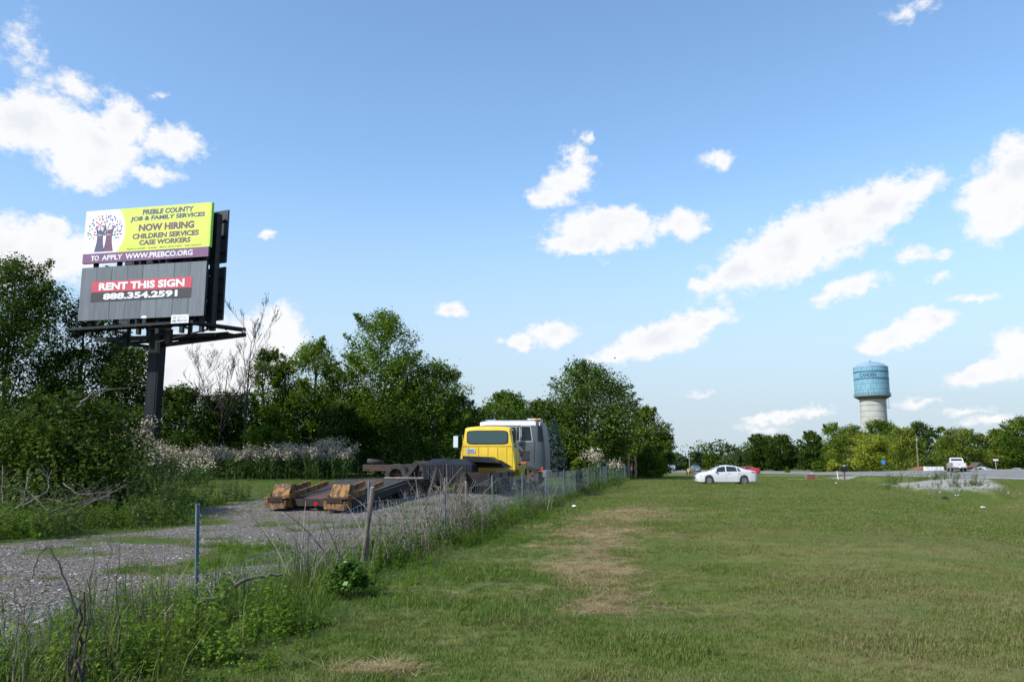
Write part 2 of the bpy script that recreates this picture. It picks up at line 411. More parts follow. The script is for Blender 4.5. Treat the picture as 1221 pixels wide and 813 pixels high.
def strip(name, mat, d0, d1, ys, lift, wob=0.0, n=6):
    ds = np.linspace(d0, d1, n); Y = np.repeat(ys, n); D = np.tile(ds, len(ys)) + (wob * (fbm(np.repeat(ys, n), 0 * Y, 3, 5) - .5) if wob else 0)
    X = road_xn(Y) + D; Z = gz(X, Y) + lift
    i = np.arange(len(ys) * n).reshape(len(ys), n)
    F = np.stack([i[:-1, :-1].ravel(), i[:-1, 1:].ravel(), i[1:, 1:].ravel(), i[1:, :-1].ravel()], 1)
    return tag(add_obj(name, np_mesh(name, np.stack([X, Y, Z], 1), F, mat, smooth=True)), kind='structure')
asph = pmat('asphalt', (.17, .17, .175), .85, col2=(.13, .13, .135), scale=.5, bump=.3, bscale=30, coord='Object')
shoulder_m = pmat('road_shoulder', (.34, .33, .31), .9, col2=(.26, .25, .23), scale=1.5, bump=.3, bscale=30)
wpaint = pmat('road_white_paint', (.72, .72, .70), .7, col2=(.5, .5, .48), scale=3)
ypaint = pmat('road_yellow_paint', (.62, .42, .06), .7, col2=(.45, .32, .06), scale=3)
ry = np.concatenate([np.arange(-60, 60, 4), np.arange(60, 210, 1.5), np.arange(210, 330, 5)])
strip('road', asph, 0.0, ROAD_W, ry, .055, 0, 10)
strip('road_shoulder', shoulder_m, -.9, .35, ry, .062, .3, 4)
strip('road_shoulder', shoulder_m, ROAD_W - .5, ROAD_W + .7, ry, .062, .3, 4)
strip('road_edge_line', wpaint, .62, .78, ry, .070, 0, 2)
strip('road_edge_line', wpaint, ROAD_W - .95, ROAD_W - .79, ry, .070, 0, 2)
strip('road_centre_line', ypaint, 5.55, 5.67, ry, .070, 0, 2)
strip('road_centre_line', ypaint, 5.82, 5.94, ry, .070, 0, 2)
# narrow concrete drive branching off the road by the letter box
P0, P1, P2 = np.array([31.0, 88.5]), np.array([37.5, 101.0]), np.array([51.5, 118.0])
tt = np.linspace(0, 1, 40)[:, None]; cl = (1 - tt) ** 2 * P0 + 2 * tt * (1 - tt) * P1 + tt ** 2 * P2
dr = np.gradient(cl, axis=0); dr /= np.linalg.norm(dr, axis=1)[:, None]; nr = np.stack([dr[:, 1], -dr[:, 0]], 1)
V = []
for w in (-1.5, 0, 1.5):
    q = cl + nr * w; V.append(np.stack([q[:, 0], q[:, 1], gz(q[:, 0], q[:, 1]) + .05], 1))
V = np.stack(V, 1).reshape(-1, 3); i = np.arange(120).reshape(40, 3)
F = np.stack([i[:-1, :-1].ravel(), i[:-1, 1:].ravel(), i[1:, 1:].ravel(), i[1:, :-1].ravel()], 1)
tag(add_obj('driveway', np_mesh('driveway', V, F, pmat('drive_concrete', (.30, .285, .26), .9, col2=(.22, .21, .19), scale=1))), 'narrow pale driveway curving off the road past the letter box', kind='structure')

# ------------------------------------------------------------------ grass, straw, pebbles: ground cover as instances
def blade_cloud(rng, n, spread, h0, h1, w, bend, flat=0.0, seg=2):
    """n bent blades; returns V, F, tone"""
    a = rng.uniform(0, 2 * np.pi, n); rr = spread * np.sqrt(rng.uniform(0, 1, n)); bx, by = rr * np.cos(a), rr * np.sin(a)
    h = rng.uniform(h0, h1, n); d = rng.uniform(0, 2 * np.pi, n); be = bend * rng.uniform(.3, 1.2, n)
    lx, ly = np.cos(d), np.sin(d); wx, wy = -ly, lx
    V = []; ts = np.linspace(0, 1, seg + 1)
    for t_ in ts:
        ww = w * (1 - t_ ** 1.6) * .5; reach = h * be * t_ ** 1.8 + h * flat * t_
        z = h * (t_ - be * .35 * t_ ** 2.2) * (1 - flat * .93) + (.012 * rng.uniform(0, 1, n) if flat else 0)
        cx, cy = bx + lx * reach, by + ly * reach
        V.append(np.stack([cx - wx * ww, cy - wy * ww, z], 1)); V.append(np.stack([cx + wx * ww, cy + wy * ww, z], 1))
    V = np.stack(V, 1); k = V.shape[1]; base = np.arange(n)[:, None] * k
    F = np.concatenate([base + np.array([2 * i, 2 * i + 1, 2 * i + 3, 2 * i + 2]) for i in range(seg)])
    return V.reshape(-1, 3), F, k
def tuft(name, mat, seed, n, spread, h0, h1, w, bend, straw, flat=0.0, seg=2):
    rng = np.random.default_rng(seed); V, F, k = blade_cloud(rng, n, spread, h0, h1, w, bend, flat, seg)
    tone = np.where(rng.uniform(0, 1, n) < straw, 1.0, rng.uniform(0, .6, n))
    return bpy.data.objects.new(name, np_mesh(name, V, F, mat, {'tone': np.repeat(tone, k)}))
def leaf_quads(rng, Cn, size, nrm, asp=.55, fold=.12):
    """one kite-shaped leaf per centre"""
    n = len(Cn); nrm = nrm / np.maximum(np.linalg.norm(nrm, axis=1), 1e-6)[:, None]
    r = rng.normal(size=(n, 3)); u = np.cross(nrm, r); u /= np.maximum(np.linalg.norm(u, axis=1), 1e-6)[:, None]; v = np.cross(nrm, u)
    s = (size if np.ndim(size) else np.full(n, size))[:, None] * .5
    V = np.stack([Cn - u * s, Cn - u * s * .1 + v * s * asp - nrm * s * fold, Cn + u * s, Cn - u * s * .1 - v * s * asp - nrm * s * fold], 1).reshape(-1, 3)
    return V, np.arange(4 * n).reshape(n, 4)
def weed(name, mat, seed, stems, spread, h0, h1, leaf, per):
    rng = np.random.default_rng(seed); Cn = []; Nn = []; Sz = []; VV = []; FF = []; off = 0
    for i in range(stems):
        a = rng.uniform(0, 6.28); r = spread * math.sqrt(rng.uniform()); h = rng.uniform(h0, h1); lean = rng.normal(0, .18, 2)
        b0 = np.array([r * math.cos(a), r * math.sin(a), 0]); tp = b0 + np.array([lean[0] * h, lean[1] * h, h])
        t_ = rng.uniform(.12, 1, per); ang = rng.uniform(0, 6.28, per); ls = leaf * (1.15 - .6 * t_) * rng.uniform(.6, 1.2, per)
        out = np.stack([np.cos(ang), np.sin(ang), np.zeros(per)], 1)
        Cn.append(b0 + (tp - b0) * t_[:, None] + out * ls[:, None] * .55); Nn.append(np.array([0, 0, 1.0]) + out * rng.uniform(-.2, .9, per)[:, None] + rng.normal(0, .3, (per, 3))); Sz.append(ls)
        VV += [b0 + [-.004, 0, 0], b0 + [.004, 0, 0], tp]; FF.append([off, off + 1, off + 2]); off += 3
    Cn = np.concatenate(Cn); V, F = leaf_quads(rng, Cn, np.concatenate(Sz), np.concatenate(Nn), .5)
    tone = np.repeat(rng.uniform(0, 1, len(Cn)), 4)
    return bpy.data.objects.new(name, np_mesh(name, np.concatenate([np.array(VV), V]), [np.array(FF), F + off], mat, {'tone': np.concatenate([np.full(off, .4), tone])}))
def scatter(name, label, protos, P, rot, scl, ix):
    col = bpy.data.collections.new(name + '_sources')
    for i, p in enumerate(protos): p.name = f'{name}_source_{i:02d}'; col.objects.link(p)
    me = bpy.data.meshes.new(name); me.vertices.add(len(P)); me.vertices.foreach_set('co', np.asarray(P, np.float32).ravel())
    for k, v, ty in (('rot', rot, 'FLOAT_VECTOR'), ('scl', scl, 'FLOAT'), ('ix', ix, 'INT')):
        a_ = me.attributes.new(k, ty, 'POINT'); a_.data.foreach_set('vector' if ty == 'FLOAT_VECTOR' else 'value', np.asarray(v, np.int32 if ty == 'INT' else np.float32).ravel())
    ob = add_obj(name, me); tag(ob, label, kind='stuff')
    ng = bpy.data.node_groups.new(name, 'GeometryNodeTree')
    ng.interface.new_socket('Geometry', in_out='INPUT', socket_type='NodeSocketGeometry'); ng.interface.new_socket('Geometry', in_out='OUTPUT', socket_type='NodeSocketGeometry')
    gi = ng.nodes.new('NodeGroupInput'); go = ng.nodes.new('NodeGroupOutput'); ip = ng.nodes.new('GeometryNodeInstanceOnPoints')
    ci = ng.nodes.new('GeometryNodeCollectionInfo'); ci.inputs['Collection'].default_value = col; ci.inputs['Separate Children'].default_value = True; ci.inputs['Reset Children'].default_value = True
    def na(nm, ty):
        q = ng.nodes.new('GeometryNodeInputNamedAttribute'); q.data_type = ty; q.inputs['Name'].default_value = nm; return [s for s in q.outputs if s.enabled and s.name == 'Attribute'][0]
    e2r = ng.nodes.new('FunctionNodeEulerToRotation'); L = ng.links.new
    L(gi.outputs[0], ip.inputs['Points']); L(ci.outputs[0], ip.inputs['Instance']); ip.inputs['Pick Instance'].default_value = True
    L(na('ix', 'INT'), ip.inputs['Instance Index']); L(na('rot', 'FLOAT_VECTOR'), e2r.inputs[0]); L(e2r.outputs[0], ip.inputs['Rotation']); L(na('scl', 'FLOAT'), ip.inputs['Scale']); L(ip.outputs[0], go.inputs[0])
    md = ob.modifiers.new('instances', 'NODES'); md.node_group = ng
    return ob
def field_pts(rng, y0, y1, dens, margin=1.10, xm=1.5):
    n = int(dens * .64 * margin * (y1 ** 2 - y0 ** 2) + dens * 2 * xm * (y1 - y0))
    y = np.sqrt(rng.uniform(y0 ** 2, y1 ** 2, n)); x = rng.uniform(-1, 1, n) * (y * .64 * margin + xm)
    return x, y
def grass_material(name, g1, g2, straw, g3=None):
    m, t, b, o = mk_mat(name)
    a = attr(t, 'tone'); oi = N(t, 'ShaderNodeObjectInfo'); ps = N(t, 'ShaderNodeNewGeometry').outputs['Position']
    nb = noise(t, ps, .45, 5, .6)
    c = mixc(t, mth(t, 'ADD', mth(t, 'MULTIPLY', a, .7), mth(t, 'MULTIPLY', mth(t, 'SUBTRACT', oi.outputs['Random'], .4), .7), clamp=True), g1, g2)
    c = mixc(t, mapr(t, nb, .46, .64, 0, .5), c, straw)
    c = mixc(t, mapr(t, a, .85, .95), c, straw)
    t.links.new(c, b.inputs['Base Color']); b.inputs['Roughness'].default_value = .55; b.inputs['Specular IOR Level'].default_value = .25
    tr = N(t, 'ShaderNodeBsdfTranslucent'); t.links.new(c, tr.inputs[0]); mx = N(t, 'ShaderNodeMixShader'); mx.inputs[0].default_value = .3
    t.links.new(b.outputs[0], mx.inputs[1]); t.links.new(tr.outputs[0], mx.inputs[2]); t.links.new(mx.outputs[0], o.inputs[0])
    return m
lawn_m = grass_material('lawn_grass', (.092, .140, .019), (.188, .222, .046), (.215, .178, .082))
lush_m = grass_material('long_grass', (.055, .112, .010), (.135, .205, .021), (.15, .15, .05))
hay_m = grass_material('dry_straw', (.30, .225, .11), (.46, .355, .185), (.41, .315, .16))
rng = np.random.default_rng(7)
green = [tuft('t', lawn_m, 10 + i, 34, .11, .028, .070, .0048, .75, .10) for i in range(4)]
dryt = [tuft('t', lawn_m, 20 + i, 34, .11, .022, .060, .0046, .9, .42) for i in range(3)]
far_t = [tuft('t', lawn_m, 30 + i, 90, .48, .014, .040, .009, 1.1, s_) for i, s_ in enumerate((.04, .10, .24))]
lushs = [tuft('t', lush_m, 110 + i, 34, .11, .028, .080, .0052, .8, .06) for i in range(2)]
hay_t = [tuft('t', hay_m, 40 + i, 26, .14, .08, .22, .0042, .2, .3, flat=.9) for i in range(3)]
hay_f = [tuft('t', hay_m, 50, 26, .32, .15, .35, .013, .2, .3, flat=.9)]
X = []; Y = []
for y0, y1, dn in ((3.6, 9, 230), (9, 14, 130), (14, 24, 60)):
    x, y = field_pts(rng, y0, y1, dn); X.append(x); Y.append(y)
x = np.concatenate(X); y = np.concatenate(Y)
def lawn_ok(x, y):
    d = x - road_xn(y); k = rng.uniform(0, 1, len(x))
    return (gravel_mask(x, y) < k * .9) & ((d < -1) | (d > ROAD_W + 1)) & (lush_mask(x, y) < .3 + .9 * k)
th_ = thatch_mask(x, y); kk = rng.uniform(0, 1, len(x))
ok = lawn_ok(x, y) & (kk > th_ * .9); x1, y1_ = x[ok], y[ok]; n = len(x1)
dryness = fbm(x1, y1_, 2.4, 5, 4) + .25 * ss(2.5, 4.5, x1) - .25 * ss(2.2, .5, fence_s(x1, y1_))
dryness = dryness + .5 * (fbm(x1, y1_, .7, 27, 3) - .5)
dsel = rng.uniform(0, 1, n) < ss(.40, .62, dryness) * .85 + .05
ix = np.where(dsel, rng.integers(4, 7, n), rng.integers(0, 4, n))
sl_ = fence_s(x1, y1_)
ix = np.where(rng.uniform(0, 1, n) < ss(6.0, 2.2, sl_ + 1.2 * (fbm(x1, y1_, 1.8, 83, 3) - .5)) * .85, rng.integers(7, 9, n), ix)
scl = rng.uniform(.7, 1.25, n) * (.72 + .55 * ss(.4, .75, fbm(x1, y1_, 1.1, 8, 3)))
rot = np.stack([rng.normal(0, .12, n), rng.normal(0, .12, n), rng.uniform(0, 6.28, n)], 1)
scatter('lawn_grass', 'mown lawn grass with dry blades mixed in', green + dryt + lushs, np.stack([x1, y1_, gz(x1, y1_) - .004], 1), rot, scl, ix)
ok = kk < th_ * 1.2; x2, y2 = x[ok], y[ok]; n = len(x2)
scatter('dry_thatch', 'trail of dry tan cut grass lying on the lawn', hay_t, np.stack([x2, y2, gz(x2, y2) + .004], 1), np.stack([rng.normal(0, .1, n), rng.normal(0, .1, n), rng.uniform(0, 6.28, n)], 1), rng.uniform(.7, 1.3, n), rng.integers(0, 3, n))
X = []; Y = []
for y0, y1, dn in ((20, 40, 16), (40, 75, 6.5), (75, 120, 2.2)):
    x, y = field_pts(rng, y0, y1, dn); X.append(x); Y.append(y)
x = np.concatenate(X); y = np.concatenate(Y); th_ = thatch_mask(x, y); kk = rng.uniform(0, 1, len(x)); hay = kk < th_
ok = (lawn_ok(x, y) | hay); x, y, hay = x[ok], y[ok], hay[ok]; n = len(x)
dr_ = fbm(x, y, 3.5, 5, 4) - .10 * ss(38, 55, y); ix = np.where(dr_ > .56, 2, np.where(dr_ > .47, 1, 0)); ix = np.where(hay, 3, ix)
scatter('meadow_grass', 'mown grass further out towards the road', far_t + hay_f, np.stack([x, y, gz(x, y) - .006], 1), np.stack([rng.normal(0, .1, n), rng.normal(0, .1, n), rng.uniform(0, 6.28, n)], 1), rng.uniform(.7, 1.35, n) * (1 + .012 * y) * np.where(hay, .7, 1), ix)

# long grass and weeds in the fence row, and rank growth in the lot
weed_m = leaf_mat('weed_leaves', (.044, .098, .009), (.140, .225, .021), .35, rnd=.6)
weed2_m = leaf_mat('grey_green_weeds', (.05, .085, .022), (.11, .15, .045), .3, rnd=.5)
drystalk_m = leaf_mat('dry_weed_stalks', (.13, .10, .07), (.25, .20, .15), .1)
long_t = [tuft('t', lush_m, 60 + i, 22, .11, .12, .34, .0075, .75, .05, seg=3) for i in range(3)] + [tuft('t', lush_m, 70 + i, 18, .10, .3, .62, .0085, .6, .16, seg=3) for i in range(2)]
weeds = [weed('t', weed_m, 80 + i, 9, .17, .12, .32, .058, 17) for i in range(3)] + [weed('t', weed_m, 90 + i, 7, .13, .3, .62, .066, 26) for i in range(2)] + [weed('t', weed2_m, 95, 6, .14, .5, 1.15, .10, 26), weed('t', drystalk_m, 96, 7, .2, .4, .95, .03, 12)]
protos = long_t + weeds                                     # 0-2 mid grass, 3-4 tall grass, 5-7 low weeds, 8-9 mid weeds, 10 tall weeds, 11 dry stalks
X = []; Y = []; I = []; SC = []
x, y = field_pts(rng, 3.4, 30, 36); lm = lush_mask(x, y); s = fence_s(x, y); k = rng.uniform(0, 1, len(x))
wn_ = fbm(x, y, 1.0, 33, 3)
near = np.clip(1 - np.abs(s + .15) / (1.0 + 1.1 * ss(13, 5, y)), 0, 1)
ok = (lm > k) & (s > -4.5) & (gravel_mask(x, y) < .5)
x, y, near, wn_, s = x[ok], y[ok], near[ok], wn_[ok], s[ok]; n = len(x); k = rng.uniform(0, 1, n)
ix = np.where(wn_ > .52, np.where(k < .7, rng.integers(5, 8, n), rng.integers(8, 10, n)), rng.integers(0, 3, n))
ix = np.where((near > .2) & (y < 12) & (k < .24), rng.integers(2, 5, n), ix)
ix = np.where((near > .45) & (k > .80), np.where(y < 12.5, rng.choice([3, 4, 4, 8, 9], n), rng.choice([3, 4, 8, 9, 10, 11], n)), ix)
X.append(x); Y.append(y); I.append(ix); SC.append(rng.uniform(.5, 1.1, n) * (.5 + .75 * near ** .7) * (1 + .35 * ss(12, 7, y)))
# denser fence row up to the gate
y = rng.uniform(5, 98, 5200) ; s = rng.normal(-.05, .26, 5200); x = -5 + .2 * y + s; k = rng.uniform(0, 1, 5200); q = fbm(x, y, 2.5, 71, 3)
ok = k < np.where(y < 12, .5, .22 + .22 * ss(19, 23, y) + .8 * (q - .35)); x, y = x[ok], y[ok]; n = len(x)
X.append(x); Y.append(y); I.append(np.where(y < 12.5, rng.choice([0, 1, 2, 3, 4, 4, 8, 9], n), rng.choice([0, 1, 3, 4, 5, 6, 8, 9, 10, 10, 11], n))); SC.append(rng.uniform(.35, .95, n) * np.where(y > 13, .9, .8))
# rank growth left of the lot, round the big bush and up to the reeds
x = rng.uniform(-36, -3, 9000); y = rng.uniform(15, 50, 9000)
bank = ss(-.2, 1.2, -sdist(x, y, LOT)) * ss(-.4, -1.5, fence_s(x, y))
lawnstrip = in_poly(x, y, [(-13, 31), (-4, 33), (-1, 44), (-8, 51), (-22, 50), (-17, 38)])
ok = (bank > rng.uniform(0, 1, 9000)) & (~lawnstrip | (rng.uniform(0, 1, 9000) < .25)); x, y, ls_ = x[ok], y[ok], lawnstrip[ok]; n = len(x)
X.append(x); Y.append(y); I.append(np.where(ls_, rng.choice([0, 1, 2], n), rng.choice([1, 3, 4, 5, 8, 9, 9, 10, 10], n))); SC.append(np.where(ls_, .8, rng.uniform(.9, 1.6, n)))
# weeds along the culvert crossing and the far side of the ditch
for (px, Yw, nn, sp_, s0, s1) in ((1068, 52, 7, .7, .7, 1.2), (1066, 58, 4, .2, 1.3, 1.9), (1118, 52.8, 3, .2, .7, 1.1), (1135, 53.5, 5, .2, .8, 1.3), (1148, 55, 5, .3, .6, 1.1), (1166, 57, 18, .5, .7, 1.2), (1085, 53, 14, 1.0, .4, .8), (1110, 86, 30, 3.0, 1.0, 1.6), (1085, 80, 24, 1.6, 1.0, 1.6)):
    p0 = at(px, 570, Yw); X.append(p0[0] + rng.normal(0, sp_, nn)); Y.append(Yw + rng.normal(0, .4, nn)); I.append(rng.choice([9, 10, 10, 10] if s1 > 1.25 else [4, 9, 10, 11], nn)); SC.append(rng.uniform(s0, s1, nn))
x = np.concatenate(X); y = np.concatenate(Y); n = len(x)
scatter('fence_row_weeds', 'long green grass and weeds along the fence and lot edges', protos, np.stack([x, y, gz(x, y) - .01], 1), np.stack([rng.normal(0, .1, n), rng.normal(0, .1, n), rng.uniform(0, 6.28, n)], 1), np.concatenate(SC), np.concatenate(I))

# loose stones
stone_ms = [pmat('stone_grey', (.145, .13, .115), .9, col2=(.09, .082, .073), scale=20), pmat('stone_pale', (.40, .38, .36), .9, col2=(.28, .26, .25), scale=20), pmat('stone_brown', (.16, .125, .105), .9, col2=(.10, .085, .075), scale=20)]
def stone(seed, mat):
    bm = bmesh.new(); bmesh.ops.create_icosphere(bm, subdivisions=1, radius=.5); r = random.Random(seed)
    for v in bm.verts: v.co = Vector((v.co.x * 1.2, v.co.y * .85, v.co.z * .55)) * r.uniform(.75, 1.15)
    me = bpy.data.meshes.new('t'); bm.to_mesh(me); bm.free(); me.materials.append(mat); return bpy.data.objects.new('t', me)
stones = [stone(i, stone_ms[i % 3 if i != 4 else 0]) for i in range(6)]
X = []; Y = []
for y0, y1, dn in ((4, 13, 240), (13, 20, 150), (20, 36, 50)):
    x, y = field_pts(rng, y0, y1, dn); X.append(x); Y.append(y)
x = np.concatenate(X); y = np.concatenate(Y); ok = gravel_mask(x, y) > rng.uniform(.05, 1, len(x)); x, y = x[ok], y[ok]; n = len(x)
scatter('gravel_stones', 'loose grey gravel stones on the lot', stones, np.stack([x, y, gz(x, y) + .004], 1), rng.uniform(-3, 3, (n, 3)) * [.15, .15, 1], rng.lognormal(-3.72, .48, n), rng.choice([0, 0, 0, 2, 2, 3, 5, 1, 4], n))
g0 = gp(1120, 585); nn = 150
x = rng.uniform(25.5, 38.5, nn); y = 51.2 + (x - 25.5) * .55 + rng.uniform(-1.2, 2.0, nn)
scatter('culvert_riprap', 'pale broken stone on the bank of the ditch crossing', [stone(20 + i, stone_ms[1 if i else 0]) for i in range(3)], np.stack([x, y, gz(x, y) + .02], 1), rng.uniform(-3, 3, (nn, 3)) * [.3, .3, 1], rng.lognormal(-2.35, .35, nn), rng.integers(0, 3, nn))
# ------------------------------------------------------------------ trees and shrubs
bark_m = pmat('bark', (.10, .08, .065), .95, col2=(.055, .045, .036), scale=6, bump=.5, stretch=(1, 1, .25))
deadbark_m = pmat('weathered_bark', (.036, .030, .026), .95, col2=(.024, .02, .018), scale=6, bump=.4, stretch=(1, 1, .25))
L_DARK = leaf_mat('leaves_dark', (.015, .036, .004), (.070, .120, .014), .32)
L_MID = leaf_mat('leaves_mid', (.032, .074, .006), (.140, .215, .022), .38)
L_LIGHT = leaf_mat('leaves_light', (.055, .10, .012), (.150, .205, .028), .35)
L_YEL = leaf_mat('leaves_yellow_green', (.13, .185, .018), (.34, .37, .05), .4)
L_MAPLE = leaf_mat('leaves_maple', (.050, .100, .010), (.25, .285, .050), .38)
L_SPRUCE = leaf_mat('needles_blue', (.035, .062, .055), (.085, .125, .115), .1)
L_FAR = leaf_mat('leaves_far', (.036, .068, .022), (.080, .12, .036), .28)
PROFILE = {
 'oval': lambda t: np.sin(np.pi * np.clip(t, 0, 1) ** .85) ** .55,
 'round': lambda t: np.sqrt(np.clip(1 - (2 * t - 1) ** 2, 0, 1)),
 'dome': lambda t: np.sqrt(np.clip(1 - t ** 2.2, 0, 1)) * (.75 + .25 * np.minimum(1, t * 4)),
 'cone': lambda t: np.clip(1.02 - t, 0, 1) ** .9,
 'irregular': lambda t: np.sin(np.pi * np.clip(t, 0, 1) ** .75) ** .45 * (.86 + .14 * np.sin(t * 9)),
}
def crown(rng, H, Rr, base, shape, nl, leaf, ncl, flat=.75, sparse=0.0, asp=.55):
    seed_ = rng.integers(1, 9999)
    z0 = H * base; hh = H - z0; nl = int(nl * 2.3); leaf = leaf * .96; ncl = int(ncl * 1.7)
    t_ = rng.uniform(0.02, .97, ncl) ** 1.1; a = rng.uniform(0, 2 * np.pi, ncl); pr = PROFILE[shape](t_)
    lob = 1 + .30 * np.sin(a * 2 + rng.uniform(0, 6)) * np.sin(t_ * 7 + rng.uniform(0, 6))
    rad = Rr * pr * lob * np.sqrt(rng.uniform(.12, 1, ncl)) * .86
    cc = np.stack([rad * np.cos(a), rad * np.sin(a), z0 + t_ * hh * .97], 1)
    cr = Rr * rng.uniform(.22, .40, ncl) * (.6 + .5 * pr)
    cc[0] = (0, 0, H - cr[0] * flat * .9); cc[1] = (cr[1] * .5, 0, H - cr[1] * flat * 1.6); cc[2] = (-cr[2] * .6, .1, H - cr[2] * flat * 2.0)
    w = cr ** 2; w /= w.sum(); ci = rng.choice(ncl, nl, p=w)
    d = rng.normal(size=(nl, 3)); d /= np.linalg.norm(d, axis=1)[:, None]
    r = cr[ci] * rng.uniform(.15, 1, nl) ** .42 * (1 + .10 * rng.normal(size=nl)) * np.where(rng.uniform(0, 1, nl) < .08, 1 + rng.exponential(.15, nl), 1)
    P = cc[ci] + d * r[:, None] * np.array([1, 1, flat])
    fill = rng.uniform(0, 1, nl) < .10                      # loose leaves between the clumps
    tf = rng.uniform(.02, .96, nl); af = rng.uniform(0, 2 * np.pi, nl); rf = Rr * .95 * PROFILE[shape](tf) * np.sqrt(rng.uniform(0, 1, nl)) * (.8 + .4 * fbm(af * 3, tf * 6, 1.0, int(seed_), 2))
    P = np.where(fill[:, None], np.stack([rf * np.cos(af), rf * np.sin(af), z0 + tf * hh], 1), P)
    ns = max(10, int(ncl * .55)); ts = rng.uniform(.1, .96, ns); as_ = rng.uniform(0, 2 * np.pi, ns)      # sprays that stick out of the outline
    rs = Rr * np.maximum(PROFILE[shape](ts), .12) * rng.uniform(.95, 1.22, ns); tip = np.stack([rs * np.cos(as_), rs * np.sin(as_), z0 + ts * hh + rng.uniform(.0, .05, ns) * H], 1); root_ = tip * np.array([.45, .45, 1.0]) - np.array([0, 0, .10 * H])
    si = rng.integers(0, ns, nl); k_ = rng.uniform(.25, 1, nl)[:, None]; spray = rng.uniform(0, 1, nl) < .24
    Q = root_[si] * (1 - k_) + tip[si] * k_ + rng.normal(0, 1, (nl, 3)) * Rr * .075 * (1.25 - k_)
    P = np.where(spray[:, None], Q, P)
    P[:, 2] = np.maximum(P[:, 2], .15)
    nrm = d * .55 + np.array([0, 0, .75]) + rng.normal(0, .55, (nl, 3))
    sz = leaf * rng.uniform(.6, 1.35, nl)
    V, F = leaf_quads(rng, P, sz, nrm, asp)
    tone = np.clip(.45 + .34 * rng.normal(size=ncl)[ci] + .2 * rng.normal(size=nl), 0, 1)
    return V, F, np.repeat(tone, 4), cc, cr
def woody(rng, H, Rr, base, cc, tr, n_limb=9, mat=bark_m, parent=None, multi=1):
    mb = MB()
    for s_ in range(multi):
        ph = rng.uniform(0, 6.28); off = np.array([math.cos(ph), math.sin(ph), 0]) * (tr * 1.6 if multi > 1 else 0)
        lean = rng.normal(0, .03, 2) * H + off[:2] * (2.5 if multi > 1 else 0); top = np.array([lean[0], lean[1], H * .86])
        pts = [off * (1 - k) + top * k + np.array([rng.normal(0, tr * .35), rng.normal(0, tr * .35), 0]) * (k > 0) * (k < 1) for k in np.linspace(0, 1, 7)]
        pts[0] = pts[0] - np.array([0, 0, .25])
        rads = [tr * (1.35 if i == 0 else 1) * (1 - .9 * k) + .01 for i, k in enumerate(np.linspace(0, 1, 7))]
        mb.tube(pts, rads, 7)
        order = rng.permutation(len(cc))[:max(2, n_limb // multi)]
        for j in order:
            z = cc[j][2]; k = np.clip((z * rng.uniform(.45, .8)) / (H * .86), .08, .85); st = off * (1 - k) + top * k
            mid = (st + cc[j]) / 2 + np.array([0, 0, .08 * H * rng.uniform(-.3, .6)]); r0 = tr * (1 - .85 * k) * .55
            mb.tube([st, mid, cc[j]], [r0, r0 * .6, r0 * .18 + .008], 5)
    return mb.build('trunk', mat, parent, smooth=60)
def tree(name, label, cat, cx, top, hw, Y, mat, base=.2, shape='oval', nl=9000, leaf=.2, ncl=40, tr=None, seed=1, group=None, flat=.75, asp=.55, multi=1, z0=None):
    P = at(cx, top, Y); g0 = float(gz(P[0], P[1])) if z0 is None else z0; H = P[2] - g0; Rr = hw * Y / F_PX
    t_ = thing(name, label, cat, (P[0], P[1], g0), 0, group); rng = np.random.default_rng(seed)
    V, F, tone, cc, cr = crown(rng, H, Rr, base, shape, nl, leaf, ncl, flat, asp=asp)
    add_obj('crown', np_mesh('crown', V, F, mat, {'tone': tone}), t_)
    woody(rng, H, Rr, base, cc, tr or max(.05, .022 * H), parent=t_, multi=multi)
    return t_
def bare_tree(name, label, cx, top, Y, seed, spread=.32, tr=.1, group=None, depth=4, cat='dead tree'):
    P = at(cx, top, Y); g0 = float(gz(P[0], P[1])); H = P[2] - g0; rng = random.Random(seed)
    t_ = thing(name, label, cat, (P[0], P[1], g0), 0, group); mb = MB(); br = MB()
    def grow(m, p, d, L, r, lev):
        pts = [p]; q = p; dd = d.copy()
        for i in range(4):
            dd = (dd + Vector((rng.gauss(0, .09 if lev else .025), rng.gauss(0, .09 if lev else .025), .05 if lev else .02))).normalized(); q = q + dd * L / 4; pts.append(q)
        m.tube(pts, [r * (1 - .2 * i) + .004 for i in range(5)], 6 if lev == 0 else (4 if lev == 1 else 3), cap=False)
        if lev >= depth: return
        nk = (9, 6, 5, 3)[min(lev, 3)]
        for k in range(nk):
            u = rng.uniform(.35 if lev == 0 else .2, 1.0); i = min(int(u * 4), 3); pp = pts[i].lerp(pts[i + 1], u * 4 - i)
            a = rng.uniform(0, 6.283); side = Vector((math.cos(a), math.sin(a), 0)); nd = (dd * .75 + side * spread * rng.uniform(.9, 2.0) + Vector((0, 0, .25))).normalized()
            grow(br, pp, nd, L * rng.uniform(.3, .5) * (1.25 - .5 * u), r * (1 - .75 * u) * .42 + .004, lev + 1)
    grow(mb, Vector((0, 0, -.2)), Vector((rng.gauss(0, .012), rng.gauss(0, .012), 1)), H * .76, tr * .8, 0)
    tk = mb.build('trunk', deadbark_m, t_, smooth=60); br.build('branches', deadbark_m, tk)
    tag(tk.children[0], kind='stuff')
    return t_
L_GREAT = leaf_mat('leaves_great_tree', (.022, .052, .006), (.100, .155, .022), .34)
GW = 'trees along the edge of the lot'
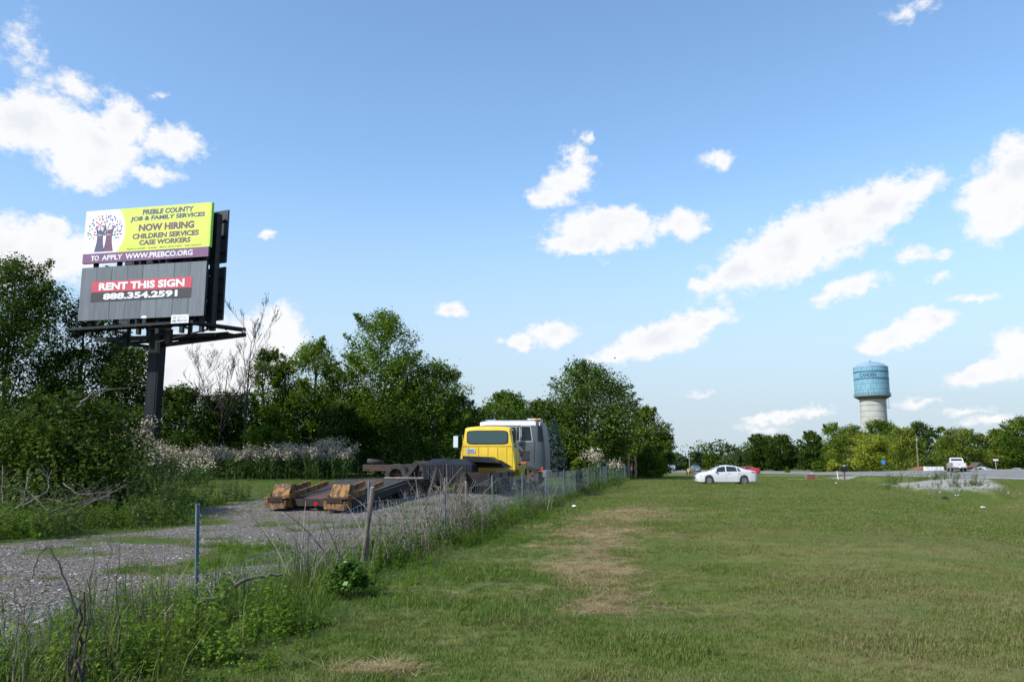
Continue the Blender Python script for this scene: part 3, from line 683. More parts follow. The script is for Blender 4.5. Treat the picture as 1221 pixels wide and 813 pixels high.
# wood edge at the left, from left to right
tree('broadleaf_tree', 'tall dark tree at the left edge, crown reaching above the lower billboard sign', 'tree', 22, 300, 92, 56, L_DARK, .04, 'dome', 30000, .21, 62, seed=1, group=GW, tr=.22)
tree('broadleaf_tree', 'dark tree left of the billboard column, its top hidden by the grey sign', 'tree', 108, 352, 52, 59, L_DARK, .15, 'oval', 9000, .21, 36, seed=2, group=GW)
tree('broadleaf_tree', 'dark tree directly behind the billboard column, its top just under the catwalk', 'tree', 160, 408, 48, 58, L_DARK, .12, 'irregular', 10000, .2, 36, seed=3, group=GW)
tree('broadleaf_tree', 'low dense dark tree just right of the billboard column', 'tree', 222, 458, 50, 57, L_DARK, .03, 'dome', 10000, .2, 34, seed=4, group=GW)
tree('broadleaf_tree', 'low dense dark tree behind the dead trees right of the billboard', 'tree', 272, 466, 46, 59, L_DARK, .03, 'dome', 9000, .2, 34, seed=5, group=GW)
tree('broadleaf_tree', 'slim green tree beside the tallest bare trunk', 'tree', 322, 414, 37, 61, L_MID, .10, 'dome', 7500, .2, 30, seed=6, group=GW)
tree('broadleaf_tree', 'round topped green tree in the gap between slim tree and tallest green tree', 'tree', 374, 404, 50, 62, L_MID, .14, 'dome', 12500, .2, 40, seed=7, group=GW)
tree('broadleaf_tree', 'tallest green tree of the wood edge, above the old grey truck chassis', 'tree', 456, 366, 60, 62, L_MID, .10, 'oval', 20000, .2, 56, seed=8, group=GW, tr=.2)
tree('broadleaf_tree', 'tree with upright feathery shoots sloping down behind the yellow cab', 'tree', 520, 428, 54, 63, L_MID, .06, 'dome', 12000, .19, 44, seed=9, group=GW)
tree('broadleaf_tree', 'dark rounded tree low behind the pale plumed reeds', 'tree', 410, 478, 40, 58, L_DARK, .02, 'dome', 7000, .19, 28, seed=10, group=GW)
tree('broadleaf_tree', 'small shaded tree behind the tandem wheels of the old truck', 'tree', 480, 486, 44, 58, L_DARK, .02, 'dome', 8000, .19, 30, seed=11, group=GW)
tree('shrub', 'light green shrub rising behind the left end of the plumed reeds', 'shrub', 318, 505, 32, 56, L_MID, .01, 'dome', 5000, .17, 20, seed=12, multi=3)
tree('shrub', 'small yellow green shrub behind the right end of the plumed reeds', 'shrub', 392, 520, 16, 55.5, L_LIGHT, .01, 'oval', 2200, .15, 12, seed=13, multi=3)
tree('broadleaf_tree', 'dark tree standing left of the yellow cab window', 'tree', 548, 468, 32, 66, L_DARK, .05, 'dome', 6500, .2, 28, seed=14, group=GW)
tree('broadleaf_tree', 'flat topped tree behind the white roof of the grey truck', 'tree', 606, 465, 40, 84, L_MID, .12, 'dome', 8000, .26, 34, seed=15, group=GW)
tree('broadleaf_tree', 'dark lower tree between the flat topped tree and the great rounded tree', 'tree', 645, 475, 34, 88, L_DARK, .05, 'dome', 6000, .26, 28, seed=16, group=GW)
tree('broadleaf_tree', 'great rounded tree in the middle, right of the trucks', 'tree', 699, 429, 58, 86, L_GREAT, .07, 'oval', 19000, .26, 66, seed=17, group=GW, tr=.25, flat=.85)
tree('broadleaf_tree', 'tree with yellowish top right of the great rounded tree', 'tree', 770, 484, 34, 98, L_LIGHT, .10, 'dome', 8000, .26, 34, seed=18, group=GW)
tree('broadleaf_tree', 'dark tree with open lower branches at the end of the wood', 'tree', 786, 514, 22, 99, L_DARK, .12, 'irregular', 4200, .25, 22, seed=19, group=GW)
tree('shrub', 'dense round green shrub beside the wooden gate posts', 'shrub', 773, 531, 20, 93, L_MID, .0, 'dome', 6500, .2, 24, seed=20, multi=3)
tree('sapling', 'slender light green sapling behind the wire fence', 'sapling', 709, 514, 13, 60, L_LIGHT, .10, 'cone', 2200, .15, 16, seed=21)
tree('shrub', 'yellow green weed shrub left of the light sapling', 'shrub', 690, 545, 12, 55, L_LIGHT, .0, 'dome', 1200, .15, 10, seed=22, multi=3)
# blue spruce
def spruce(cx, top, hw, Y):
    P = at(cx, top, Y); g0 = float(gz(P[0], P[1])); H = P[2] - g0; Rr = hw * Y / F_PX; rng = np.random.default_rng(5)
    t_ = thing('spruce_tree', 'blue spruce between the grey truck and the great rounded tree', 'tree', (P[0], P[1], g0)); Cn = []; Nn = []
    br = MB(); br.tube([(0, 0, -.2), (0, 0, H)], [.14, .01], 6)
    for k in range(26):
        z = H * (.05 + .93 * k / 25); rr = Rr * (1.03 - k / 25) ** .9 + .05
        for a in rng.uniform(0, 6.28, 9):
            e = np.array([rr * math.cos(a), rr * math.sin(a), -rr * .18]) * rng.uniform(.8, 1.1); br.tube([(0, 0, z), e + [0, 0, z]], [.02, .005], 3)
            q = rng.uniform(.1, 1, 34); Cn.append(np.array([0, 0, z]) + e * q[:, None] + rng.normal(0, .05, (34, 3)) * (1 + rr * .3)); Nn.append(rng.normal(0, .6, (34, 3)) + [0, 0, .6])
    Cn = np.concatenate(Cn); V, F = leaf_quads(rng, Cn, .15 * rng.uniform(.6, 1.3, len(Cn)), np.concatenate(Nn), .35)
    add_obj('crown', np_mesh('crown', V, F, L_SPRUCE, {'tone': np.repeat(rng.uniform(0, 1, len(Cn)), 4)}), t_); br.build('trunk', bark_m, t_)
spruce(660, 500, 19, 56)
# dead trees right of the billboard
bare_tree('dead_tree', 'tallest leafless tree, right of the billboard, with one long straight trunk', 301, 352, 55, 3, .30, .11)
bare_tree('dead_tree', 'leafless spreading tree between the tallest bare trunk and the billboard', 266, 388, 56, 8, .42, .10)
bare_tree('dead_tree', 'thin leafless tree nearest the billboard column, lower than the other bare trees', 246, 408, 57, 12, .40, .07)
# undergrowth that closes the wood at the back: one mass
def mass(name, label, pts, n, leaf, mat, seed, hfun, thick):
    rng = np.random.default_rng(seed); P = np.array(pts, float); seg = rng.integers(0, len(P) - 1, n); k = rng.uniform(0, 1, n)[:, None]
    q = P[seg] * (1 - k) + P[seg + 1] * k; q = q + rng.normal(0, thick, (n, 2)); hh = hfun(q[:, 0], q[:, 1]) * (.55 + .75 * fbm(q[:, 0], q[:, 1], 5, seed, 3)); z = hh * rng.uniform(.02, 1, n) ** .8
    Cn = np.stack([q[:, 0], q[:, 1], gz(q[:, 0], q[:, 1]) + z], 1); V, F = leaf_quads(rng, Cn, leaf * rng.uniform(.6, 1.3, n), rng.normal(0, .5, (n, 3)) + [0, 0, .6], .6)
    tone = np.clip(fbm(Cn[:, 0] + Cn[:, 2], Cn[:, 1] - Cn[:, 2], 1.6, 3, 3) * 1.1 - .1 + .2 * rng.normal(size=n), 0, 1)
    return tag(add_obj(name, np_mesh(name, V, F, mat, {'tone': np.repeat(tone, 4)})), label, kind='stuff')
mass('undergrowth', 'dark undergrowth closing the wood behind the lot', [(-60, 64), (-34, 66), (-18, 67), (-6, 68), (2, 74)], 62000, .28, L_DARK, 3, lambda x, y: 6.2 + 0 * x, 1.6)
mass('undergrowth', 'dark undergrowth between the trucks and the great rounded tree', [(-2, 92), (6, 94), (14, 100), (18, 106)], 18000, .34, L_DARK, 4, lambda x, y: 5.0 + 0 * x, 1.4)
mass('far_wood', 'far wood closing the view behind the white sedan', [(10, 330), (40, 320), (75, 300), (120, 280)], 14000, 1.1, L_FAR, 5, lambda x, y: 3.8 + 0 * x, 4)
mass('far_wood', 'far wood behind the water tower and the road', [(60, 260), (100, 235), (150, 215), (200, 190)], 30000, .8, L_DARK, 6, lambda x, y: 8.5 + 0 * x, 3)
mass('far_wood', 'distant wood on the left horizon behind the lot trees', [(-260, 210), (-150, 190), (-60, 170), (10, 190)], 26000, .8, L_FAR, 7, lambda x, y: 10 + 0 * x, 4)
# trees beyond the road
GR = 'trees beyond the road'
FT = [ # cx, top, half width, Y, material, base, shape, leaves, leaf size, clumps, label
 (806, 541, 20, 215, L_FAR, .05, 'dome', 3600, .5, 26, 'grey green tree far behind the yellow sign left of the white sedan'),
 (829, 538, 12, 235, L_FAR, .05, 'irregular', 2200, .5, 18, 'small upright far tree above the bonnet of the white sedan'),
 (849, 543, 16, 260, L_YEL, .05, 'round', 2200, .55, 18, 'yellowish distant tree above the roof of the white sedan'),
 (872, 543, 16, 250, L_FAR, .05, 'round', 2200, .55, 18, 'pale distant tree above the rear window of the white sedan'),
 (884, 537, 13, 205, L_FAR, .03, 'irregular', 2600, .42, 20, 'small dark tree at the left foot of the dark group behind the sedan'),
 (906, 516, 21, 200, L_DARK, .04, 'irregular', 6500, .42, 40, 'left tree of the tall dark pair right of the white sedan'),
 (931, 518, 21, 195, L_DARK, .03, 'oval', 6500, .42, 40, 'right round tree of the tall dark pair right of the white sedan'),
 (965, 513, 16, 180, L_DARK, .05, 'irregular', 4600, .4, 30, 'pointed dark tree between the round dark pair and the brighter maples'),
 (991, 503, 20, 190, L_MID, .05, 'oval', 5000, .4, 34, 'mid green tree rising just left of the sunlit maples under the tower'),
 (1013, 506, 27, 172, L_MAPLE, .05, 'dome', 6500, .38, 40, 'sunlit maple with drooping tiers left of the water tower column'),
 (1046, 499, 30, 205, L_MID, .05, 'dome', 7000, .42, 40, 'broad green tree hiding the foot of the water tower'),
 (1040, 517, 27, 150, L_YEL, .02, 'round', 7500, .32, 44, 'bright yellow green round tree behind the black letter box'),
 (1076, 509, 27, 160, L_MAPLE, .02, 'dome', 7000, .34, 40, 'maple with sunlit leaf tips behind the small blue sign'),
 (1096, 502, 22, 190, L_DARK, .05, 'irregular', 5000, .4, 32, 'tall dark tree right of the water tower behind the wooden pole'),
 (1122, 508, 12, 205, L_DARK, .06, 'irregular', 2600, .42, 20, 'narrow dark tree in the gap left of the pickup'),
 (1142, 509, 30, 165, L_MAPLE, .03, 'dome', 8000, .35, 44, 'broad sunlit maple behind the white pickup'),
 (1168, 516, 15, 200, L_DARK, .03, 'oval', 3200, .42, 24, 'dark tree between the pickup maple and the street name sign'),
 (1189, 510, 20, 170, L_MAPLE, .05, 'irregular', 6000, .36, 36, 'sunlit maple behind the street name sign'),
 (1216, 495, 26, 158, L_MID, .03, 'oval', 8000, .36, 46, 'dark green tree at the right edge beyond the road'),
 (1246, 500, 26, 165, L_MID, .03, 'oval', 5000, .4, 30, 'green tree just past the right edge tree'),
]
for i, (cx, top, hw, Y, mt, bs, sh, nl, lf, nc, lab) in enumerate(FT):
    tree('broadleaf_tree', lab, 'tree', cx, top, hw, Y, mt, bs, sh, nl, lf, nc, seed=100 + i, group=GR)
tree('shrub', 'rounded clipped looking green shrub at the left end of the hedge beyond the road', 'shrub', 976, 549, 9, 148, L_MID, 0, 'dome', 1500, .26, 12, seed=140, multi=3)
tree('shrub', 'bright yellow green shrub beside the rounded shrub beyond the road', 'shrub', 992, 548, 9, 147, L_YEL, 0, 'dome', 1500, .26, 12, seed=141, multi=3)
tree('shrub', 'small pointed shrub standing alone before the dark pair of trees', 'shrub', 938, 556, 3.5, 150, L_LIGHT, 0, 'cone', 500, .22, 8, seed=142, multi=2)
# big bush at the left with the heap of dead branches in front
def bush(cx, cy, Rr, H, n, seed, lab, mat, leaf=.13):
    g0 = float(gz(cx, cy)); t_ = thing('bush', lab, 'bush', (cx, cy, g0)); rng = np.random.default_rng(seed)
    V, F, tone, cc, cr = crown(rng, H, Rr, 0.0, 'dome', n, leaf, 46, .8, asp=.5); mb = MB()
    add_obj('foliage', np_mesh('foliage', V, F, mat, {'tone': tone}), t_)
    for c in cc[:16]: mb.tube([(c[0] * .15, c[1] * .15, -.1), c * np.array([.6, .6, .55]), c], [.035, .022, .008], 4)
    mb.build('stems', bark_m, t_).data.name = 'stems'; tag(t_.children[1], kind='stuff')
L_BUSH = leaf_mat('bush_leaves', (.012, .030, .003), (.075, .120, .010), .3)
bush(-14.2, 25.6, 2.9, 3.75, 13000, 31, 'big dark leafy bush at the left behind the heap of dead branches', L_BUSH, .145)
bush(-18.3, 26.5, 3.0, 3.5, 12000, 32, 'leafy bush at the very left edge beside the big dark bush', L_BUSH, .145)
# reeds with pale plumes
reed_g = leaf_mat('reed_leaves', (.030, .070, .016), (.075, .13, .032), .3)
plume_m = leaf_mat('reed_plumes', (.25, .20, .16), (.54, .46, .38), .2)
def reeds(name, label, zones, seed):
    rng = np.random.default_rng(seed); VB = []; FB = []; off = 0; PC = []; SB = []
    for (x0, y0, x1, y1, wd, h0, h1, n, pf) in zones:
        for k in rng.uniform(0, 1, n):
            x = x0 + (x1 - x0) * k + rng.normal(0, wd * .4); y = y0 + (y1 - y0) * k + rng.normal(0, wd); z = float(gz(x, y)); h = rng.uniform(h0, h1) * (.8 + .45 * float(fbm(x, y, 2.2, 15, 2)))
            ln = rng.normal(0, .09, 2); tip = np.array([x + ln[0] * h, y + ln[1] * h, z + h]); b0 = np.array([x, y, z - .03])
            nb = 8; tt = rng.uniform(.1, .92, nb); an = rng.uniform(0, 6.28, nb)
            for j in range(nb):
                p = b0 + (tip - b0) * tt[j]; L = rng.uniform(.35, .75); d = np.array([math.cos(an[j]), math.sin(an[j]), 0]); w = np.array([-d[1], d[0], 0]) * .022
                VB += [p - w, p + w, p + d * L * .5 + w * .8 + [0, 0, L * .42], p + d * L * .5 - w * .8 + [0, 0, L * .42], p + d * L + [0, 0, L * .25]]; FB += [(off, off + 1, off + 2, off + 3)]; SB.append((off + 3, off + 2, off + 4)); off += 5
            w = np.array([.008, 0, 0]); VB += [b0 - w, b0 + w, tip + w * .5, tip - w * .5]; FB.append((off, off + 1, off + 2, off + 3)); off += 4
            if rng.uniform() < pf and h > h0 + .35 * (h1 - h0):
                m_ = 30; q = rng.normal(0, 1, (m_, 3)) * [.13, .13, .17]; PC.append(tip + q + [0, 0, -.02])
    PC = np.concatenate(PC); V2, F2 = leaf_quads(rng, PC, .12 * rng.uniform(.6, 1.4, len(PC)), rng.normal(0, 1, (len(PC), 3)) + [0, 0, .5], .6)
    V = np.concatenate([np.array(VB), V2]); tone = np.concatenate([rng.uniform(0, 1, len(VB)), np.repeat(np.clip(rng.normal(.5, .3, len(PC)), 0, 1), 4)])
    me = np_mesh(name, V, [np.array(FB), F2 + off, np.array(SB)], [reed_g, plume_m], {'tone': tone}, midx=[0] * len(FB) + [1] * len(F2) + [0] * len(SB))
    return tag(add_obj(name, me), label, kind='stuff')
reeds('plumed_reeds', 'bank of tall green reeds with pale pinkish seed plumes along the back of the lot', [(-21.5, 52, -10.2, 51.5, 1.0, 1.15, 1.8, 620, .85), (-15.5, 53.5, -11.5, 53, .7, 1.75, 2.2, 160, .9)], 1)
reeds('plumed_reeds', 'reeds with pale plumes in front of the billboard column', [(-20.2, 43.5, -18.0, 44.0, .6, 1.25, 1.8, 60, .75), (-19.0, 41, -17.9, 40.5, .4, 1.7, 2.4, 40, .8), (-17.0, 41.5, -15.2, 41, .4, .8, 1.3, 34, .7)], 2)
reeds('plumed_reeds', 'few brown plumed reeds beside the big dark bush', [(-14.6, 28.7, -13.5, 29.0, .3, 2.2, 2.9, 46, .8), (-13.4, 29.4, -12.7, 29.6, .3, 1.2, 1.9, 24, .6)], 3)
reeds('plumed_reeds', 'tall pale seed heads behind the wire fence right of the grey truck', [(4.4, 46, 5.0, 46.5, .25, 1.6, 2.0, 14, .9), (6.0, 50, 7.2, 54, .25, 1.2, 1.7, 14, .6)], 4)
# ------------------------------------------------------------------ billboard
def text_mesh(name, body, mat, parent, box, y, bold=.0, italic=0.0, ext=.006, space=1.0):
    """lettering in the local XZ plane facing -Y, fitted to box (x0, x1, z0, z1)"""
    cu = bpy.data.curves.new(name, 'FONT'); cu.body = body; cu.size = 1; cu.offset = bold; cu.shear = italic; cu.resolution_u = 3; cu.extrude = 0; cu.space_character = space
    ob = bpy.data.objects.new('tmp', cu); C.objects.link(ob); bpy.context.view_layer.update()
    dg = bpy.context.evaluated_depsgraph_get(); me = bpy.data.meshes.new_from_object(ob.evaluated_get(dg)); bpy.data.objects.remove(ob); bpy.data.curves.remove(cu)
    n = len(me.vertices); co = np.empty(n * 3, np.float32); me.vertices.foreach_get('co', co); co = co.reshape(-1, 3)
    lo, hi = co.min(0), co.max(0); x0, x1, z0, z1 = box
    u = x0 + (co[:, 0] - lo[0]) / (hi[0] - lo[0]) * (x1 - x0); v = z0 + (co[:, 1] - lo[1]) / (hi[1] - lo[1]) * (z1 - z0)
    me.vertices.foreach_set('co', np.stack([u, np.full(n, y), v], 1).astype(np.float32).ravel()); me.materials.clear(); me.materials.append(mat); me.update(); me.name = name
    return add_obj(name, me, parent)
BX, BY = -21.5, 48.3; BZ = float(gz(BX, BY)); BROT = math.atan2(-1.8, 8.4)
bb = thing('billboard', 'tall black steel billboard with a lime hiring advert above a grey rent-this-sign panel', 'billboard', (BX, BY, BZ), BROT)
steel = pmat('black_steel', (.010, .011, .013), .6, col2=(.018, .019, .021), scale=2.5, spec=.3)
steel2 = pmat('black_steel_column', (.006, .008, .012), .55, col2=(.011, .014, .019), scale=1.2, spec=.2, stretch=(3, 3, .3))
lime = pmat('print_lime', (.60, .73, .10), .5, col2=(.56, .69, .09), scale=1.0)
white_p = pmat('print_white', (.72, .75, .78), .5, col2=(.68, .71, .74), scale=1.0)
purple = pmat('print_purple', (.17, .075, .17), .5, col2=(.15, .065, .155), scale=1.5)
navy = pmat('print_navy', (.085, .07, .16), .5); plum = pmat('print_plum', (.15, .055, .12), .5)
whitetxt = pmat('print_letter_white', (.78, .78, .80), .5)
H0 = lambda z: z - BZ
FY = -1.31; U0, U1 = -4.66, 3.91; TZ0, TZ1 = H0(13.85), H0(17.17); LZ0, LZ1 = H0(10.30), H0(13.58)
# column with flutes
mb = MB()
for k in range(5): mb.box((-.30 + .15 * k, 0, (H0(9.7) - .6) / 2 - .3), (.11 if k % 2 else .15, .52 if k % 2 else .60, H0(9.7) + .6))
mb.box((0, 0, (H0(9.7)) / 2), (.55, .66, H0(9.7) + .4)) ; col_o = mb.build('column', steel2, bb)
mb = MB(); mb.box((0, 0, H0(10.1)), (.9, 1.2, .8)); mb.build('column_head', steel, bb)
# front upper face
mb = MB(); mb.box(((U0 + U1) / 2, FY + .10, (TZ0 + TZ1) / 2), (U1 - U0, .16, TZ1 - TZ0)); top_face = mb.build('top_sign', steel, bb)
tag(top_face, 'lime, white and purple hiring advert')
zb = TZ0 + .60; y1 = FY + .012
def plate(name, poly, mat, parent, y, th=.008): return MB().prism(poly, th, Matrix.Translation((0, y, 0))).build(name, mat, parent)
arc = [(U0 + 2.35 + .5 * math.cos(a) * 1.0, zb + (TZ1 - zb) * (.5 + .56 * math.sin(a))) for a in np.linspace(-1.107, 1.107, 17)]
arc = [(U0 + 1.45 + 1.38 * math.cos(a), zb + (TZ1 - zb) * .5 + 1.75 * math.sin(a)) for a in np.linspace(-.89, .89, 21)]
arc[0] = (arc[0][0], zb); arc[-1] = (arc[-1][0], TZ1)
plate('white_print', [(U0, zb)] + arc + [(U0, TZ1)], white_p, top_face, y1)
plate('lime_print', [(U1, TZ1)] + arc[::-1] + [(U1, zb)], lime, top_face, y1)
plate('purple_band', [(U0, TZ0), (U1, TZ0), (U1, zb), (U0, zb)], purple, top_face, y1)
limeedge = MB().box((U1 + .035, FY + .12, (zb + TZ1) / 2), (.07, .22, TZ1 - zb)).build('wrapped_edge', pmat('print_green_edge', (.30, .60, .03), .5), top_face)
W_ = U1 - U0; Ht = TZ1 - TZ0
def lz(a, b): return (TZ0 + Ht * a, TZ0 + Ht * b)
def line(body, a, b, c, d, mat, bold, it=0.0, y=y1 - .012, nm='lettering', par=top_face, sp_=1.0, kd=None): tag(text_mesh(nm, body, mat, par, (U0 + W_ * a, U0 + W_ * b, TZ0 + Ht * c, TZ0 + Ht * d), y, bold, it, space=sp_), kind=kd)
# measured from the photograph: fractions of the sign's width and height
line('PREBLE COUNTY', .462, .868, .855, .955, navy, .042, .08)
line('JOB & FAMILY SERVICES', .368, .958, .725, .832, navy, .042, .08)
line('NOW HIRING', .440, .878, .545, .680, plum, .046)
line('CHILDREN SERVICES', .395, .918, .405, .505, plum, .042, .06)
line('CASE WORKERS', .452, .856, .285, .380, plum, .042, .06)
for s_t, f0, f1 in (('*PAID SICK & VACATION*', .352, .508), ('*ED POWER*', .524, .598), ('*MEDICAL, DENTAL & VISION*', .614, .795), ('*PAID HOLIDAYS*', .812, .945)): line(s_t, f0, f1, .208, .240, pmat('print_small_text', (.14, .14, .06), .5), .004, kd='stuff')
line('TO', .070, .135, .042, .138, whitetxt, .026)
line('APPLY', .160, .325, .042, .138, whitetxt, .026)
line('WWW.PREBCO.ORG', .350, .880, .040, .142, whitetxt, .026)
# emblem: two figures whose raised arms hold a crown of coloured hands
rng = np.random.default_rng(11); ecols = [pmat('print_ink_%s' % n, c, .5) for n, c in (('red', (.55, .05, .07)), ('teal', (.05, .30, .42)), ('green', (.08, .30, .12)), ('violet', (.20, .06, .32)), ('orange', (.60, .20, .06)), ('blue', (.07, .14, .42)), ('pink', (.58, .10, .22)))]
mb = MB(); ex, ez = U0 + W_ * .165, TZ0 + Ht * .60
def hand(mb, x, z, s, a, y):
    for k, (da, ln) in enumerate(((-1.1, .62), (-.5, .95), (-.15, 1.05), (.2, 1.0), (.55, .85))):
        aa = a + da; d = (math.cos(aa), math.sin(aa)); n = (-d[1] * .13 * s, d[0] * .13 * s)
        mb.prism([(x - n[0], z - n[1]), (x + d[0] * s * ln - n[0] * .7, z + d[1] * s * ln - n[1] * .7), (x + d[0] * s * ln + n[0] * .7, z + d[1] * s * ln + n[1] * .7), (x + n[0], z + n[1])], .003, Matrix.Translation((0, y - .0006 * k, 0)))
    mb.prism([(x + .42 * s * math.cos(t_), z + .42 * s * math.sin(t_)) for t_ in np.linspace(0, 6.283, 9)[:-1]], .004, Matrix.Translation((0, y - .004, 0)))
pts = []
for _ in range(4000):
    a = rng.uniform(-.62, 3.76); r = math.sqrt(rng.uniform(.06, 1)); x, z = 1.18 * r * math.cos(a), 1.02 * r * math.sin(a)
    if all((x - p[0]) ** 2 + (z - p[1]) ** 2 > .027 for p in pts) and not (abs(x) < .42 and z < -.25): pts.append((x, z))
    if len(pts) > 86: break
for i, (x, z) in enumerate(pts): mb.cur = i % 7; hand(mb, ex + x, ez + z, rng.uniform(.075, .125), math.atan2(z + .5, x) + rng.normal(0, .3), y1 - .010)
emb = mb.build('emblem_leaves', ecols, top_face)
def figure(name, cx, w, mat):
    mb = MB(); zb_ = zb + .10; M = Matrix.Translation((0, y1 - .014, 0)); T = Matrix.Translation((0, y1 - .017, 0)); sg = 1 if w > 0 else -1
    mb.prism([(cx - .34, zb_), (cx + .34, zb_), (cx + .22, zb_ + .55), (cx + .19, zb_ + 1.02), (cx - .19, zb_ + 1.02), (cx - .22, zb_ + .55)], .004, M)
    mb.prism([(cx + .16 * math.cos(a), zb_ + 1.22 + .16 * math.sin(a)) for a in np.linspace(0, 6.283, 13)[:-1]], .004, T)
    for s_ in (-1, 1): mb.prism([(cx + s_ * .12, zb_ + .95), (cx + s_ * .2, zb_ + 1.0), (cx + s_ * .34, zb_ + 1.62), (cx + s_ * .27, zb_ + 1.62)], .004, Matrix.Translation((0, y1 - .020, 0)))
    mb.build(name, mat, top_face)
figure('blue_figure', ex - .30, 1, navy); figure('plum_figure', ex + .32, -1, plum)
mb = MB()
for a, l in ((1.2, .8), (1.9, .75), (.7, .7), (2.5, .7), (1.55, .9)): mb.prism([(ex - .02, ez - .3), (ex + .02, ez - .3), (ex + l * math.cos(a) + .008, ez - .3 + l * math.sin(a)), (ex + l * math.cos(a) - .008, ez - .3 + l * math.sin(a))], .003, Matrix.Translation((0, y1 - .007, 0)))
mb.build('emblem_twigs', navy, top_face)
# front lower face: nine grey sheets with a strip of print
mb = MB(); mb.box(((U0 + U1) / 2, FY + .13, (LZ0 + LZ1) / 2), (U1 - U0 - .1, .12, LZ1 - LZ0 - .05)); low_face = mb.build('lower_sign', steel, bb)
tag(low_face, 'grey weathered sheet panel with a red and black strip')
nP = 8; pw = (U1 - .06 - U0) / nP
gms = [pmat('grey_sheet_%s' % n, c, .6, col2=c2, scale=1.3, stretch=(6, 1, .5), lo=.35, hi=.7) for n, c, c2 in (('a', (.125, .148, .172), (.09, .108, .128)), ('b', (.11, .130, .152), (.082, .098, .116)), ('c', (.145, .168, .192), (.112, .131, .152)))]
for k in range(nP): MB().box((U0 + pw * (k + .5), FY + .045 - .006 * (k % 2), (LZ0 + LZ1) / 2), (pw - .022, .04, LZ1 - LZ0)).build('sheet_panel', gms[(0, 1, 0, 1, 2, 2, 0, 2)[k]], low_face)
Wl = U1 - .06 - U0; Hl = LZ1 - LZ0
def lbox(a, b, c, d): return [(U0 + Wl * a, LZ0 + Hl * c), (U0 + Wl * b, LZ0 + Hl * c), (U0 + Wl * b, LZ0 + Hl * d), (U0 + Wl * a, LZ0 + Hl * d)]
plate('red_strip', lbox(.095, .893, .525, .725), pmat('print_red', (.52, .055, .085), .55, col2=(.46, .05, .08)), low_face, FY + .010)
plate('black_strip', lbox(.095, .893, .345, .522), pmat('print_black', (.030, .032, .038), .5), low_face, FY + .010)
text_mesh('lettering', 'RENT THIS SIGN', whitetxt, low_face, (U0 + Wl * .155, U0 + Wl * .838, LZ0 + Hl * .553, LZ0 + Hl * .695), FY - .002, .045)
text_mesh('lettering', '888.354.2591', whitetxt, low_face, (U0 + Wl * .195, U0 + Wl * .788, LZ0 + Hl * .372, LZ0 + Hl * .495), FY - .002, .045)
MB().box((U0 + Wl * .535, FY + .012, LZ0 + .07), (.42, .02, .14), taper=.6).build('torn_paper', whitetxt, low_face)
# back faces of the V, uprights, stringers
bm_ = pmat('dark_sheet_back', (.012, .015, .020), .5, col2=(.02, .023, .028), scale=1.5)
ang = math.atan2(1.75, -8.3)
for (z0, z1, nm) in ((TZ0, TZ1, 'rear_top_sign'), (LZ0, LZ1, 'rear_lower_sign')):
    mb = MB(); mid = Vector((4.10 - 4.15, .25 + .9, (z0 + z1) / 2)); mb.box(mid, (8.55, .12, z1 - z0), rz=math.atan2(-1.75, 8.3)); f_ = mb.build(nm, bm_, bb)
    for k in range(3):
        zz = z0 + (z1 - z0) * (.2 + .3 * k); MB().bar((4.0, .17, zz), (-4.1, 1.95, zz), .06, .12).build('stringer', steel, f_)
    zz = (z0 + z1) / 2
    for k in range(4):
        MB().bar((U0 + .1, FY + .25, z0 + (z1 - z0) * (.1 + .27 * k)), (U1 - .1, FY + .25, z0 + (z1 - z0) * (.1 + .27 * k)), .06, .10).build('stringer', steel, bb)
for u in (-4.0, -2.35, -.7, .6, 2.2, 3.5):
    MB().box((u, FY + .42, (H0(9.4) + TZ1 - .1) / 2), (.22, .22, TZ1 - .1 - H0(9.4))).build('upright', steel, bb)
for u in (-3.3, -1.6, 0, 1.8):
    yb = .25 + (4.1 - u) * .211 - .22; MB().box((u, yb, (H0(9.4) + TZ1 - .1) / 2), (.2, .2, TZ1 - .1 - H0(9.4))).build('upright', steel, bb)
MB().box((3.72, -.28, (H0(9.6) + TZ1 - .4) / 2), (.34, .5, TZ1 - .4 - H0(9.6))).build('corner_upright', steel, bb)
for z in (H0(9.9), H0(13.72), TZ1 - .4):
    for u in (-3.3, 0, 1.8): MB().bar((u, FY + .42, z), (u, .25 + (4.1 - u) * .211 - .22, z), .12, .12).build('cross_tie', steel, bb)
# catwalks and beams
def catwalk(a, b, w):
    a, b = Vector(a), Vector(b); d = (b - a).normalized(); n = Vector((-d.y, d.x, 0)); mb = MB()
    for s_ in (-w / 2, w / 2): mb.bar(a + n * s_, b + n * s_, .05, .15)
    mb.bar(a, b, w - .1, .04); k = int((b - a).length / .9)
    for i in range(k + 1): p = a.lerp(b, i / k); mb.bar(p - n * w * .52 - Vector((0, 0, .09)), p + n * w * .52 - Vector((0, 0, .09)), .06, .06)
    return mb.build('catwalk', steel, bb)
catwalk((U0 + .05, FY - .55, H0(9.62)), (U1 - .1, FY - .55, H0(9.78)), .75)
catwalk((3.5, -1.75, H0(9.80)), (5.4, .55, H0(9.70)), .6)
catwalk((4.3, 1.15, H0(9.6)), (-4.6, 2.9, H0(9.6)), .75)
MB().bar((-.9, 0, H0(8.75)), (5.5, .6, H0(9.42)), .18, .24).build('beam', steel, bb)
MB().bar((U0 + .2, .1, H0(9.35)), (U1, -.1, H0(9.35)), .2, .24).build('beam', steel, bb)
MB().bar((-1.7, FY - .2, H0(8.85)), (-.3, 0, H0(8.75)), .14, .18).build('beam', steel, bb)
MB().bar((.3, -.4, H0(9.0)), (4.1, -.75, H0(9.62)), .07, .09).build('brace', steel, bb)
MB().bar((-1.4, FY - .3, H0(9.0)), (-1.4, FY + .42, H0(9.7)), .1, .1).build('brace', steel, bb)
